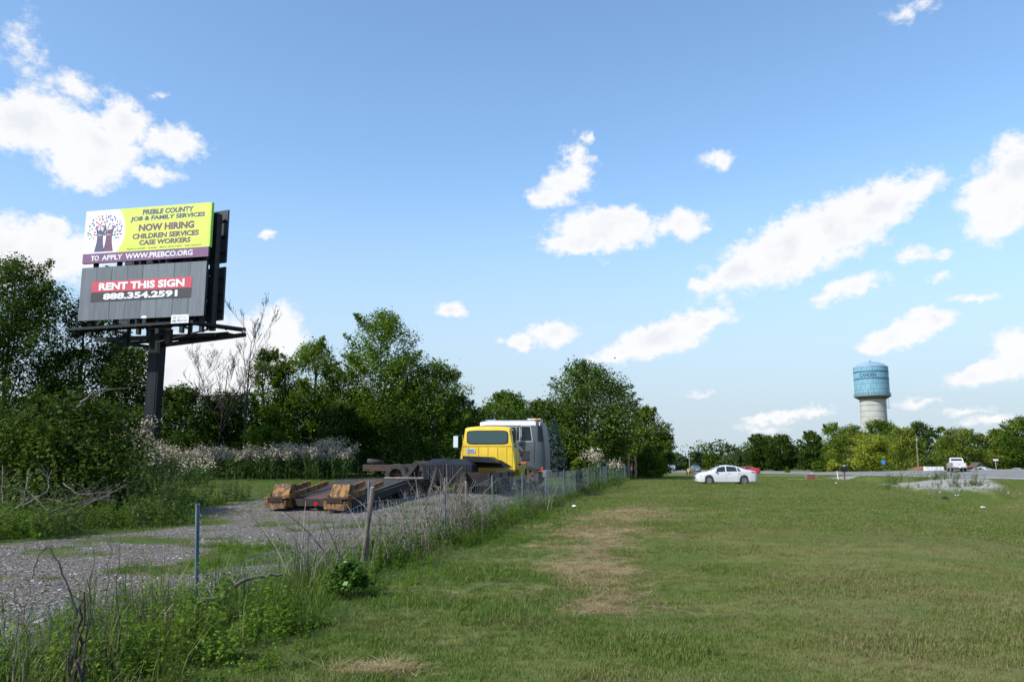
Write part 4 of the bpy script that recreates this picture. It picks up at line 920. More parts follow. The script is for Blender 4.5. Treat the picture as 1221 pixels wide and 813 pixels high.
for u in (-1.35, 1.55): MB().box((u, FY + .2, H0(9.15)), (.28, .28, .9)).build('hanger', steel, bb)
mb = MB()
for u in (-1.92, -1.70): mb.tube([(u, FY + .1, H0(8.0)), (u, FY + .1, H0(13.9))], .018, 5)
for k in range(19): mb.tube([(-1.92, FY + .1, H0(8.1) + .3 * k), (-1.70, FY + .1, H0(8.1) + .3 * k)], .012, 4)
mb.build('ladder', steel, bb)
pl_ = MB().box((3.02, FY - 1.0, H0(9.95)), (1.12, .03, .50)).build('owner_plate', pmat('plate_white', (.72, .73, .74), .45), bb)
grey_t = pmat('plate_grey_text', (.22, .22, .25), .5)
text_mesh('lettering', '888.354.2591', grey_t, pl_, (2.86, 3.50, H0(9.80), H0(9.92)), FY - 1.018, .02)
mb = MB(); xx = 2.86
for wd in (.29, .20): MB().box((xx + wd / 2, FY - 1.017, H0(10.045)), (wd, .004, .07)).build('plate_faint_print', pmat('plate_pale_text', (.50, .50, .53), .5), pl_); xx += wd + .05
mb = MB(); mb.lathe([(.085, 0), (.085, .004)], 16, Matrix.Translation((2.66, FY - 1.016, H0(10.04))) @ Matrix.Rotation(R(90), 4, 'X')); mb.lathe([(.05, 0), (.05, .004)], 12, Matrix.Translation((2.66, FY - 1.021, H0(10.04))) @ Matrix.Rotation(R(90), 4, 'X')); mb.M = [0] * 18 + [1] * (len(mb.M) - 18)
mb.build('plate_logo', [pmat('plate_red_grey', (.22, .12, .14), .5), pl_.data.materials[0]], pl_)
MB().box((2.66, FY - 1.017, H0(9.84)), (.24, .004, .10)).build('plate_logo_bar', grey_t, pl_)
# ------------------------------------------------------------------ vehicles
tyre_m = pmat('tyre_rubber', (.022, .022, .023), .85, col2=(.035, .034, .033), scale=8)
old_tyre_m = pmat('old_tyre', (.026, .025, .024), .9, col2=(.045, .043, .040), scale=5)
rim_m = pmat('alloy_rim', (.30, .30, .32), .35, metal=.7)
darkrim_m = pmat('rusty_rim', (.11, .06, .035), .8, col2=(.06, .045, .035), scale=8)
yrim_m = pmat('yellow_rim', (.40, .27, .05), .7, col2=(.16, .09, .04), scale=8)
chrome_m = pmat('chrome', (.65, .65, .67), .2, metal=.9)
black_m = pmat('black_plastic', (.02, .02, .022), .6)
glass_m = glass('window_glass'); glass_t = pmat('dark_cab_glass', (.012, .018, .020), .12, col2=(.020, .030, .032), scale=2, spec=.2); trim_m = pmat('window_trim', (.30, .31, .33), .5)
tail_m = pmat('red_lens', (.42, .012, .02), .25); head_m = pmat('clear_lens', (.55, .57, .60), .15); amber_m = pmat('amber_lens', (.70, .20, .02), .3)
def wheel(parent, x, y, z, r, w, rim, tyre=None, name='wheel', spokes=5, dish=.0):
    """axle along local Y; y sign gives the outer side"""
    s_ = 1 if y > 0 else -1
    M = Matrix.Translation((x, y, z)) @ Matrix.Rotation(R(-90 * s_), 4, 'X')
    mb = MB(); mb.lathe([(r * .60, -w / 2), (r * .93, -w / 2), (r, -w * .36), (r, w * .36), (r * .93, w / 2), (r * .60, w / 2)], 28, M, cap=False); wl = mb.build(name, tyre or tyre_m, parent, smooth=40)
    mb = MB(); mb.lathe([(r * .62, -w * .3), (r * .62, w * .45), (r * .56, w * .47), (r * .54, w * .30 - dish)], 28, M, cap=False); mb.lathe([(r * .56, w * .1 - dish), (r * .2, w * .16 - dish), (r * .18, w * .34 - dish), (.001, w * .36 - dish)], 20, M, cap=False)
    for k in range(spokes):
        a = 2 * math.pi * k / spokes; mb.prism([(-.035 * r / .33, r * .14), (.035 * r / .33, r * .14), (.05 * r / .33, r * .58), (-.05 * r / .33, r * .58)], .03, M @ Matrix.Translation((0, 0, w * .30 - dish)) @ Matrix.Rotation(a, 4, 'Z') @ Matrix.Rotation(R(-90), 4, 'X') )
    mb.build('rim', rim, wl, smooth=40); return wl
def lp(tab): xs, ys = zip(*tab); return lambda x: np.interp(x, xs, ys)
def loft(root, name, mat, xs, zb, belt, roof, w, wt, mid_k=.5, crown_h=.03, smooth=35, bk=.972):
    V = []; F = []; n = len(xs)
    for x in xs:
        b, t, hw, ht = float(zb(x)), float(roof(x)), float(w(x)), float(wt(x)) * float(w(x)); be = min(float(belt(x)), t - .035); mi = max(b + (be - b) * mid_k, b + .05)
        h = [(0, b), (hw * .90, b), (hw * .985, b + .035), (hw, mi), (hw * bk, be), (ht, t - .04 - crown_h * .5), (ht * .86, t - .012 - crown_h * .4), (ht * .5, t - crown_h * .15), (0, t)]
        ring = [(x, y, z) for y, z in h] + [(x, -y, z) for y, z in h[-2:0:-1]]; V += ring
    k = 16
    for i in range(n - 1):
        for j in range(k): F.append((i * k + j, i * k + (j + 1) % k, (i + 1) * k + (j + 1) % k, (i + 1) * k + j))
    F.append(tuple(range(k))); F.append(tuple(range((n - 1) * k, n * k))[::-1])
    mb = MB(); mb.add(V, F); return mb.build(name, mat, root, smooth=smooth)
def side_patch(parent, name, mat, belt, roof, w, wt, x0, x1, lo, hi, side, slant0=0, slant1=0, off=.008, crown_h=.03, nn=10, bk=.972):
    """pane lying on the tumblehome between belt and roof rail; lo/hi as fractions"""
    V = []; F = []
    for i in range(nn + 1):
        for j, q in enumerate((lo, hi)):
            x = x0 + (x1 - x0) * i / nn; x += (slant0 * (1 - i / nn) + slant1 * i / nn) * q
            t = float(roof(x)); hw = float(w(x)); ht = float(wt(x)) * hw; be = min(float(belt(x)), t - .035); zt = t - .04 - crown_h * .5
            y = hw * bk + (ht - hw * bk) * q; z = be + (zt - be) * q
            V.append((x, side * (y + off), z))
    for i in range(nn): F.append((2 * i, 2 * i + 2, 2 * i + 3, 2 * i + 1))
    return MB().add(V, F).build(name, mat, parent, smooth=30)
def top_patch(parent, name, mat, roof, w, wt, x0, x1, k0, k1, off=.010, crown_h=.03, nn=8):
    V = []; F = []; prof = [(-1, -.04 - crown_h * .5), (-.86, -.012 - crown_h * .4), (-.5, -crown_h * .15), (0, 0), (.5, -crown_h * .15), (.86, -.012 - crown_h * .4), (1, -.04 - crown_h * .5)]
    ps, pz = zip(*prof)
    for i in range(nn + 1):
        x = x0 + (x1 - x0) * i / nn; ht = float(wt(x)) * float(w(x)); kk = k0 + (k1 - k0) * i / nn
        for q in np.linspace(-kk, kk, 9): V.append((x, q * ht, float(roof(x)) + float(np.interp(q, ps, pz)) + off))
    for i in range(nn):
        for j in range(8): F.append((i * 9 + j, i * 9 + j + 1, i * 9 + j + 10, i * 9 + j + 9))
    return MB().add(V, F).build(name, mat, parent, smooth=30)
def arch(xw, zw, ra, tab):
    base = lp(tab)
    def f(x):
        v = float(base(x))
        for q in xw:
            if abs(x - q) < ra: v = max(v, zw + math.sqrt(ra * ra - (x - q) ** 2))
        return v
    return f
car_white = pmat('car_white_paint', (.50, .505, .525), .25, col2=(.48, .485, .51), scale=.6, coat=.6)
def sedan(name, label, cat, loc, rz, paint, detail=True, group=None):
    t_ = thing(name, label, cat, loc, rz, group)
    xw = (1.40, -1.38); zb = arch(xw, .33, .37, [(-2.43, .36), (-2.3, .24), (-1.0, .20), (1.0, .20), (2.2, .20), (2.43, .28)])
    belt = lp([(-2.43, .88), (-2.2, .96), (-1.2, .98), (.7, .92), (1.2, .88), (2.43, .62)])
    roof = lp([(-2.43, .92), (-2.38, 1.02), (-1.95, 1.09), (-1.70, 1.12), (-1.35, 1.235), (-1.0, 1.345), (-.55, 1.435), (-.05, 1.465), (.30, 1.44), (.60, 1.365), (.95, 1.22), (1.25, 1.06), (1.36, 1.005), (1.8, .945), (2.1, .88), (2.3, .79), (2.40, .70), (2.43, .62)])
    w = lp([(-2.43, .70), (-2.3, .84), (-1.9, .91), (-1, .925), (1, .925), (1.8, .90), (2.2, .80), (2.37, .66), (2.43, .52)]); wt = lp([(-2.43, .84), (-1.9, .80), (-1.2, .70), (-.6, .665), (.3, .665), (.8, .72), (1.3, .82), (2.43, .86)])
    xs = sorted(set(np.round(np.concatenate([np.linspace(-2.43, 2.43, 61), np.linspace(1.03, 1.77, 15), np.linspace(-1.75, -1.01, 15)]), 3)))
    body = loft(t_, 'body', paint, xs, zb, belt, roof, w, wt)
    for s_ in (-1, 1):
        for x in xw: wheel(t_, x, s_ * .80, .33, .33, .22, rim_m, spokes=10)
        side_patch(t_, 'side_window', glass_m, belt, roof, w, wt, .10, .95, .07, .90, s_, 0, -.32)
        side_patch(t_, 'side_window', glass_m, belt, roof, w, wt, -.86, -.0, .07, .90, s_, .12, 0)
        side_patch(t_, 'side_window', glass_m, belt, roof, w, wt, -1.18, -.93, .07, .86, s_, .28, .10)
        side_patch(t_, 'headlight', head_m, belt, roof, w, wt, 1.95, 2.30, -.35, .55, s_, 0, 0, .006)
        side_patch(t_, 'tail_light', tail_m, belt, roof, w, wt, -2.36, -1.98, -.28, .40, s_, 0, 0, .008)
        mb = MB(); mb.box((.86, s_ * .99, 1.0), (.14, .16, .12)); mb.build('mirror', paint, t_, bevel=.03)
        for x in (.06, -.93): 
            V = [(x + dx, s_ * (float(w(x)) * k + .004), z) for z, k in ((.30, .985), (.58, 1.0), (.9, .975)) for dx in (-.005, .005)]
            MB().add(V, [(0, 1, 3, 2), (2, 3, 5, 4)]).build('door_seam', black_m, t_)
        for x in (-.18, -1.0): MB().box((x, s_ * (float(w(x)) * .985 + .012), .86), (.20, .03, .035)).build('door_handle', paint, t_)
        MB().box((2.33, s_ * .58, .40), (.1, .2, .10)).build('fog_light', black_m, t_, bevel=.02)
    top_patch(t_, 'windscreen', glass_m, roof, w, wt, 1.24, .50, .93, .93)
    top_patch(t_, 'rear_window', glass_m, roof, w, wt, -.85, -1.62, .90, .90)
    MB().box((2.40, 0, .50), (.06, .9, .16)).build('grille', black_m, t_, bevel=.02); MB().box((-2.42, 0, .62), (.04, .5, .13)).build('number_plate', pmat('number_plate', (.6, .62, .66), .5), t_)
    return t_
a = gp(839.7, 576.4); 
sx, sY = at(864.3, 568, 63.0)[0], 63.0
sedan('sedan_car', 'white four door sedan parked sideways on the grass verge', 'car', (sx, sY, float(gz(sx, sY)) - .01), R(180 - 5), car_white).scale = (.94, .97, 1.03)
far_paint = {'red': pmat('car_red_paint', (.38, .02, .025), .3), 'grey': pmat('car_grey_paint', (.10, .13, .17), .3), 'silver': pmat('car_silver_paint', (.50, .53, .56), .3, metal=.3)}
def far_car(px, Y, rz, paint, label, dz=0):
    P = at(px, 560, Y); return sedan('parked_car', label, 'car', (P[0], P[1], float(gz(P[0], P[1])) + dz), rz, paint)
far_car(889, 142, R(160), far_paint['red'], 'red car far off, half hidden by the tail of the white sedan', .05)
far_car(800.5, 190, R(80), far_paint['silver'], 'small pale car on the far road left of the yellow sign', .1)
far_car(790, 175, R(170), far_paint['grey'], 'dark blue grey car on the far road at the end of the shrubs', .1)
far_car(829, 165, R(85), far_paint['grey'], 'grey car behind the bonnet of the white sedan', .1)
far_car(1170.5, 135, R(110), car_white, 'white car behind the crest of the road near the brown gabled house', -.55)
far_car(1213, 150, R(110), far_paint['silver'], 'pale car beyond the road at the far right edge of the photo', -.6)

# white pickup
def pickup(label, loc, rz):
    t_ = thing('pickup_truck', label, 'pickup', loc, rz); xw = (1.85, -1.75)
    zb = arch(xw, .40, .47, [(-2.9, .55), (-2.2, .46), (1.2, .42), (2.7, .42), (2.9, .5)])
    belt = lp([(-2.9, 1.08), (-.62, 1.08), (-.6, 1.16), (1.0, 1.14), (1.4, 1.1), (2.9, .95)])
    roof = lp([(-2.9, 1.17), (-.66, 1.17), (-.60, 1.45), (-.50, 1.80), (-.38, 1.90), (.2, 1.93), (.75, 1.88), (1.0, 1.75), (1.55, 1.24), (1.7, 1.2), (2.6, 1.10), (2.85, 1.0), (2.9, .85)])
    w = lp([(-2.9, .97), (-2.7, 1.0), (2.3, 1.0), (2.75, .93), (2.9, .8)]); wt = lp([(-2.9, .97), (-.66, .97), (-.6, .86), (-.4, .78), (.75, .78), (1.5, .86), (2.9, .9)])
    xs = sorted(set(np.round(np.concatenate([np.linspace(-2.9, 2.9, 50), [-.66, -.60, -.5, -.38], np.linspace(1.38, 2.32, 14), np.linspace(-2.22, -1.28, 14)]), 3)))
    loft(t_, 'body', car_white, xs, zb, belt, roof, w, wt, crown_h=.02)
    MB().box((-1.75, 0, 1.172), (2.1, 1.6, .02)).build('bed_floor', pmat('bed_liner', (.035, .035, .038), .8), t_)
    for s_ in (-1, 1):
        for x in xw: wheel(t_, x, s_ * .84, .40, .40, .26, rim_m, spokes=6)
        side_patch(t_, 'side_window', glass_m, belt, roof, w, wt, .42, 1.15, .08, .9, s_, 0, -.25, crown_h=.02)
        side_patch(t_, 'side_window', glass_m, belt, roof, w, wt, -.45, .32, .08, .9, s_, .05, 0, crown_h=.02)
        MB().box((-2.90, s_ * .90, .95), (.08, .16, .36)).build('tail_light', tail_m, t_, bevel=.02)
        MB().box((1.0, s_ * 1.12, 1.22), (.16, .22, .26)).build('mirror', black_m, t_, bevel=.04)
    V = [(-.585 + .02, -.72, 1.24), (-.585 + .02, .72, 1.24), (-.50, .66, 1.76), (-.50, -.66, 1.76)]; V = [(x - .055, y, z) for x, y, z in V]
    MB().add(V, [(0, 1, 2, 3)]).build('rear_window', glass_m, t_)
    top_patch(t_, 'windscreen', glass_m, roof, w, wt, 1.5, .95, .92, .92, crown_h=.02)
    MB().box((-2.915, 0, .88), (.03, 1.56, .46)).build('tailgate', car_white, t_, bevel=.012); MB().box((-2.935, 0, .96), (.03, .26, .06)).build('tailgate_handle', black_m, t_)
    mb = MB(); mb.box((-3.0, 0, .58), (.2, 1.9, .2)); mb.build('rear_bumper', chrome_m, t_, bevel=.03); MB().box((-3.11, 0, .60), (.02, .32, .16)).build('number_plate', MATS['number_plate'], t_)
    for s_ in (-1, 1): MB().box((-1.75, s_ * .96, 1.19), (2.2, .08, .06)).build('bed_rail', black_m, t_, bevel=.01)
    return t_
P = at(1140.5, 558, 108.0); pz = float(gz(P[0], P[1])) + .06
pickup('white pickup truck seen from behind driving away on the main road', (P[0], P[1], pz), R(90 - 21)).scale = (.93, .93, .95)

# ---------------------------------------------------------------- yellow truck
yel = pmat('yellow_paint', (.68, .47, .025), .42, col2=(.60, .40, .02), scale=2.2)
yel_d = pmat('yellow_faded_paint', (.50, .38, .06), .6, col2=(.36, .28, .07), scale=3)
dkst = pmat('dark_frame_steel', (.014, .013, .014), .7, col2=(.030, .022, .018), scale=3, spec=.3)
deckst = pmat('dark_blue_black_steel', (.009, .011, .017), .55, col2=(.016, .018, .025), scale=2, spec=.3)
yY = 36.2; yx = float(at(581, 540, yY)[0]); yz0 = float(gz(yx, yY)) - .08
yt = thing('yellow_truck', 'old yellow truck cab seen from behind, parked behind the wire fence', 'truck', (yx, yY, yz0), R(90 - 7)); yt.scale = (1.10, 1.20, 1.10)   # local +X is forward
CB = 0.92                                            # cab floor height
roof = lp([(0, 2.60), (.05, 2.68), (.3, 2.73), (1.0, 2.72), (1.3, 2.62), (1.45, 2.40), (1.75, 1.9), (1.9, 1.8), (2.9, 1.72), (3.0, 1.5)])
belt = lp([(0, 1.82), (1.6, 1.80), (3.0, 1.45)]); zbf = lp([(0, CB), (1.5, CB), (1.7, CB - .25), (3.0, CB - .25)])
w = lp([(0, 1.03), (.1, 1.06), (1.6, 1.06), (2.0, 1.08), (3.0, .98)]); wt = lp([(0, .80), (1.3, .80), (1.8, .84), (3.0, .82)])
loft(yt, 'cab', yel, [0, .04, .1, .2, .35, .6, .9, 1.2, 1.35, 1.5, 1.65, 1.8, 1.95, 2.3, 2.7, 2.9, 3.0], zbf, belt, roof, w, wt, .25, .07, bk=.92)
# back wall details (back face is x=0, looking along +X); y<0 is the right-hand side in the picture
def backplate(name, y0, y1, z0, z1, mat, x, th=.012, par=None, bev=.0): return MB().box((x, (y0 + y1) / 2, (z0 + z1) / 2), (th, y1 - y0, z1 - z0)).build(name, mat, par or yt, bevel=bev)
fr = MB(); wy, wz0, wz1 = .74, 2.02, 2.50
ring = [(wy * math.copysign(abs(math.cos(a)) ** .28, math.cos(a)), (wz0 + wz1) / 2 + (wz1 - wz0) / 2 * math.copysign(abs(math.sin(a)) ** .32, math.sin(a))) for a in np.linspace(0, 2 * math.pi, 41)[:-1]]
def ringplate(name, k, mat, x, th): 
    cz = (wz0 + wz1) / 2; Mx = Matrix.Translation((x, 0, 0)) @ Matrix.Rotation(R(90), 4, 'Z')
    return MB().prism([(y * k if abs(k - 1) < 1e-6 else y + math.copysign(k - 1, y), cz + (z - cz) + math.copysign(k - 1, z - cz)) for y, z in ring], th, Mx).build(name, mat, yt)
ringplate('window_seal', 1.035, black_m, -.006, .03); ringplate('rear_window', 1.0, glass('teal_reflection_glass', (.045, .085, .085), .12), -.018, .02)  # teal reflection is put into the colour of the rear pane
for y in (-.72, -.38, -.02, .34, .70): backplate('pressed_rib', y - .012, y + .012, 1.12, 1.86, pmat('yellow_rib', (.50, .34, .02), .5), -.004)
backplate('pressed_ledge', -.95, .95, 1.90, 1.925, yel, -.010, .02); backplate('bottom_sill', -.30 - .74, .35, CB - .02, CB + .06, yel, -.02, .05)
for y in (-.93, .93): backplate('corner_seam', y - .008, y + .008, 1.0, 2.35, MATS['yellow_rib'], -.003)
# small pale plate with worn digits
backplate('worn_plate', .45, .79, 1.62, 1.80, pmat('worn_plate', (.40, .45, .60), .6, col2=(.24, .28, .42), scale=30), -.012, .012)
pt = text_mesh('plate_digits', '202', navy, None, (-.12, .12, 1.65, 1.77), 0, .02); pt.parent = yt; pt.rotation_euler = (0, 0, R(-90)); pt.location = (-.021, .62, 0)
for s_ in (-1, 1):
    side_patch(yt, 'side_window', glass_m, belt, roof, w, wt, .42, 1.30, .06, .88, s_, 0, -.12, crown_h=.07, bk=.92)
    mb = MB()
    for x in (.32, 1.45): mb.box((x, s_ * 1.062, 1.45), (.012, .008, .9))
    mb.box((.88, s_ * 1.062, 1.0), (1.12, .008, .012)); mb.build('door_seam', black_m, yt)
    MB().box((.42, s_ * 1.075, 1.66), (.14, .03, .035)).build('door_handle', chrome_m, yt)
    ys = s_ * 1.42; mb = MB()
    for z in (2.40, 1.80) if s_ > 0 else (): mb.tube([(1.35, s_ * .95, z + .02), (1.30, ys, z)], .014, 5)
    if s_ > 0:
        mb.tube([(1.30, ys, 1.75), (1.30, ys, 2.45)], .014, 5); mb.build('mirror_arm', black_m, yt)
        mk_ = MB().box((1.30, ys, 2.12), (.07, .20, .52)).build('mirror', chrome_m, yt, bevel=.02); MB().box((1.26, ys, 2.12), (.012, .17, .46)).build('mirror_glass', glass('mirror_glass', (.55, .65, .72), .05), mk_)
    mb = MB(); nA = 10
    for i in range(nA):
        a0, a1 = math.pi * i / nA, math.pi * (i + 1) / nA; x0, z0, x1, z1 = 2.25 + .66 * math.cos(a0), .55 + .66 * math.sin(a0), 2.25 + .66 * math.cos(a1), .55 + .66 * math.sin(a1)
        mb.add([(x0, s_ * .78, z0), (x1, s_ * .78, z1), (x1, s_ * 1.22, z1), (x0, s_ * 1.22, z0), (x0, s_ * 1.22, z0 - .16), (x1, s_ * 1.22, z1 - .16)], [(0, 1, 2, 3), (3, 2, 5, 4)])
    mb.build('front_wing', yel_d, yt); wheel(yt, 2.25, s_ * .98, .50, .50, .28, yrim_m, old_tyre_m, spokes=5)
    backplate('tail_marker', s_ * 1.10 - .06, s_ * 1.10 + .06, 1.13, 1.22, tail_m, .95)
for y in (-.42, .42): MB().box((-.9, y, .72), (3.4, .09, .26)).build('frame_rail', dkst, yt)
for x in (-2.3, -1.2, -.3): MB().box((x, 0, .72), (.1, .76, .2)).build('cross_member', dkst, yt)
# dark steel deck with tool boxes behind the cab
mb = MB(); mb.add([(-1.05, -.55, 1.22), (-.18, -.55, 1.22), (-.18, .75, 1.30), (-1.05, .75, 1.30), (-1.05, -.20, 1.46), (-.18, -.30, 1.46), (-.18, .75, 1.50), (-1.05, .75, 1.50)], [(0, 1, 5, 4), (4, 5, 6, 7), (2, 3, 7, 6), (0, 4, 7, 3), (1, 2, 6, 5), (0, 3, 2, 1)]); mb.build('headache_deck', deckst, yt)
mb = MB(); mb.prism([(-.95, 1.05), (.45, 1.05), (.45, 1.47), (.20, 1.47), (-.55, 1.33), (-.95, 1.08)], .10, Matrix.Translation((-.22, 0, 0)) @ Matrix.Rotation(R(90), 4, 'Z')); mb.build('deck_apron', deckst, yt)
mb = MB(); mb.add([(-2.0, .30, .38), (-.5, .30, .38), (-.5, 1.95, .38), (-2.0, 1.95, .38), (-2.05, .25, 1.16), (-.5, .25, 1.16), (-.5, 2.0, 1.16), (-2.05, 2.0, 1.16), (-1.6, .55, 1.38), (-.75, .55, 1.38), (-.75, 1.75, 1.38), (-1.6, 1.75, 1.38)], [(0, 1, 5, 4), (1, 2, 6, 5), (2, 3, 7, 6), (3, 0, 4, 7), (4, 5, 9, 8), (5, 6, 10, 9), (6, 7, 11, 10), (7, 4, 8, 11), (8, 9, 10, 11), (0, 3, 2, 1)]); mb.build('side_box', deckst, yt)
for k in range(6): MB().box((-2.035, .48 + .26 * k, .80), (.05, .03, .74)).build('box_seam', black_m, yt)
for x in (-1.3,):
    for s_ in (1,): wheel(yt, x, s_ * .70, .46, .46, .4, darkrim_m, old_tyre_m, spokes=5, dish=.12)
MB().box((-.55, -.72, .62), (1.5, .5, .62)).build('fuel_tank', dkst, yt, bevel=.05); MB().box((-1.9, 0, .62), (.9, 1.5, .5)).build('winch_base', dkst, yt); MB().box((-.7, -.1, .36), (2.4, 1.5, .42)).build('dark_fill_box', dkst, yt, bevel=.03)  # last box is added dark fill for shade and clutter under the cab
# ---------------------------------------------------------------- grey cab-over truck
grey = pmat('grey_truck_paint', (.070, .082, .094), .5, col2=(.055, .066, .076), scale=1.5); roofw = pmat('white_roof_paint', (.70, .71, .73), .4, col2=(.60, .61, .62), scale=2)
gY = 41.6; gxp = float(at(614, 540, gY)[0]); gz0 = float(gz(-.5, gY)) + .02
gt = thing('grey_truck', 'grey cab-over truck with white roof and long bare chassis, parked behind the yellow cab', 'truck', (gxp, gY, gz0), R(-9)); gt.scale = (1.1, 1.1, 1.1)   # local +X forward (to the right)
roof = lp([(-1.45, 2.98), (-1.40, 3.04), (1.15, 3.02), (1.33, 2.96), (1.40, 2.85), (1.46, 2.35), (1.50, 1.95), (1.54, 1.6)])
belt = lp([(-1.45, 2.10), (1.5, 2.05), (1.54, 1.5)]); zbf = lp([(-1.45, 1.10), (.3, 1.05), (1.0, .85), (1.54, .62)])
w = lp([(-1.45, 1.18), (-1.3, 1.2), (1.2, 1.2), (1.40, 1.12), (1.50, 1.02), (1.54, .98)]); wt = lp([(-1.45, .93), (1.2, .93), (1.54, .92)])
loft(gt, 'cab', grey, [-1.45, -1.38, -1.2, -.8, -.4, 0, .4, .8, 1.1, 1.25, 1.33, 1.40, 1.46, 1.50, 1.54], zbf, belt, roof, w, wt, .5, .06)
top_patch(gt, 'white_roof', roofw, roof, w, wt, -1.44, 1.32, 1.0, 1.0, .012, .06)
for s_ in (-1, 1): side_patch(gt, 'roof_edge', roofw, belt, roof, w, wt, -1.44, 1.30, .80, 1.0, s_, 0, .02, .012, .06)
for s_ in (-1, 1):
    side_patch(gt, 'door_window', glass_t, belt, roof, w, wt, -.42, .36, .02, .70, s_, .06, 0, .016, .06)
    side_patch(gt, 'quarter_window', glass_t, belt, roof, w, wt, .48, .95, .02, .74, s_, 0, -.12, .016, .06)
    side_patch(gt, 'window_trim', trim_m, belt, roof, w, wt, -.47, .41, -.04, .75, s_, .06, 0, .009, .06); side_patch(gt, 'window_trim', trim_m, belt, roof, w, wt, .44, 1.0, -.04, .79, s_, 0, -.12, .009, .06)
    side_patch(gt, 'wrap_windscreen', glass_t, belt, roof, w, wt, 1.22, 1.47, .0, .84, s_, 0, -.08, .014, .06, 5)
    mb = MB()
    for (x, h) in ((-.50, 1.9), (1.06, 1.9)): mb.box((x, s_ * 1.207, 1.18 + .42), (.014, .008, .95))
    mb.build('door_seam', black_m, gt)
    MB().box((.66, s_ * 1.21, 1.42), (.34, .016, .42)).build('vent_panel', black_m, gt, bevel=.004)
    MB().box((.44, s_ * 1.215, 1.94), (.2, .03, .04)).build('door_handle', black_m, gt)
    ym = s_ * 1.5; mb = MB()
    for z in (2.72, 2.05): mb.tube([(.42, s_ * 1.15, z), (.30, ym, z - .03)], .016, 5)
    mb.tube([(.30, ym, 1.9), (.30, ym, 2.72)], .016, 5); mb.tube([(-.3, s_ * 1.2, 2.02), (.30, ym, 2.66)], .010, 5); mb.build('mirror_arm', chrome_m, gt)
    MB().box((.20, ym, 2.36), (.06, .2, .46)).build('mirror', black_m, gt, bevel=.02)
    mb = MB(); mb.lathe([(.001, -.06), (.10, -.04), (.12, .02), (.10, .04)], 16, Matrix.Translation((.10, ym, 1.93)) @ Matrix.Rotation(R(-90), 4, 'Y')); mb.build('round_mirror', chrome_m, gt, smooth=40)
    MB().box((.15, s_ * 1.21, 1.10), (1.1, .02, .07)).build('orange_stripe', pmat('orange_stripe', (.50, .12, .05), .6), gt)
    MB().box((1.28, s_ * 1.06, .80), (.34, .12, .26)).build('indicator_lamp', pmat('orange_lamp', (.62, .08, .03), .35), gt, bevel=.03)
    MB().box((.1, s_ * 1.08, .74), (.9, .2, .42)).build('step_tank', pmat('tank_alloy', (.38, .39, .41), .45, metal=.5), gt, bevel=.05)
    wheel(gt, .75, s_ * 1.02, .52, .52, .28, darkrim_m, old_tyre_m, spokes=6)
MB().box((1.50, 0, .60), (.22, 2.3, .36)).build('front_bumper', chrome_m, gt, bevel=.05)
MB().box((.95, 0, 3.09), (.62, .9, .05)).build('roof_hatch', roofw, gt, bevel=.02); 
for y in (-.9, -.45, 0, .45, .9): MB().box((1.12, y, 3.06 if abs(y) < .8 else 3.03), (.16, .14, .10)).build('marker_lamp', amber_m, gt, bevel=.03)
MB().box((-1.30, .75, 3.10), (.5, .3, .10)).build('roof_vent', chrome_m, gt, bevel=.03)
for y in (-.44, .44): MB().box((-3.6, y, .88), (7.2, .09, .30)).build('frame_rail', pmat('rusty_frame', (.060, .036, .026), .85, col2=(.030, .024, .022), scale=3), gt)
for x in (-5.9, -4.0, -2.2): MB().box((x, 0, .88), (.12, .8, .22)).build('cross_member', MATS['rusty_frame'], gt)
for x in (-5.35, -3.62):
    for s_ in (-1, 1): wheel(gt, x, s_ * .93, .53, .53, .56, darkrim_m if x < -5 else yrim_m, old_tyre_m, spokes=5, dish=.14)
    MB().box((x, 0, .53), (.22, 1.7, .22)).build('axle', dkst, gt)
MB().box((-4.5, -.95, .98), (.12, .08, .34)).build('suspension_hanger', dkst, gt); MB().box((-4.5, .95, .98), (.12, .08, .34)).build('suspension_hanger', dkst, gt)
MB().box((-4.3, 0, 1.12), (1.0, .95, .14), taper=.8).build('fifth_wheel', dkst, gt)
rr_c, rr_s = math.cos(R(-9)), math.sin(R(-9)); px_, py_ = gxp + 1.1 * rr_c * -6.75, gY + 1.1 * rr_s * -6.75
sp_t = thing('spare_tyre', 'loose old tyre lying on the bare rear end of the grey truck chassis', 'tyre', (px_, py_, gz0 + 1.1 * 1.03 + .005), R(8)); TM = Matrix.Rotation(R(6), 4, 'Y') @ Matrix.Translation((0, 0, .15))
mb = MB(); mb.lathe([(.24, -.11), (.40, -.11), (.44, -.06), (.44, .06), (.40, .11), (.24, .11)], 28, TM, cap=False); mb.build('tread', old_tyre_m, sp_t, smooth=40); mb = MB(); mb.lathe([(.235, -.10), (.235, .10)], 24, TM, cap=False); mb.build('inner_bead', tyre_m, sp_t)
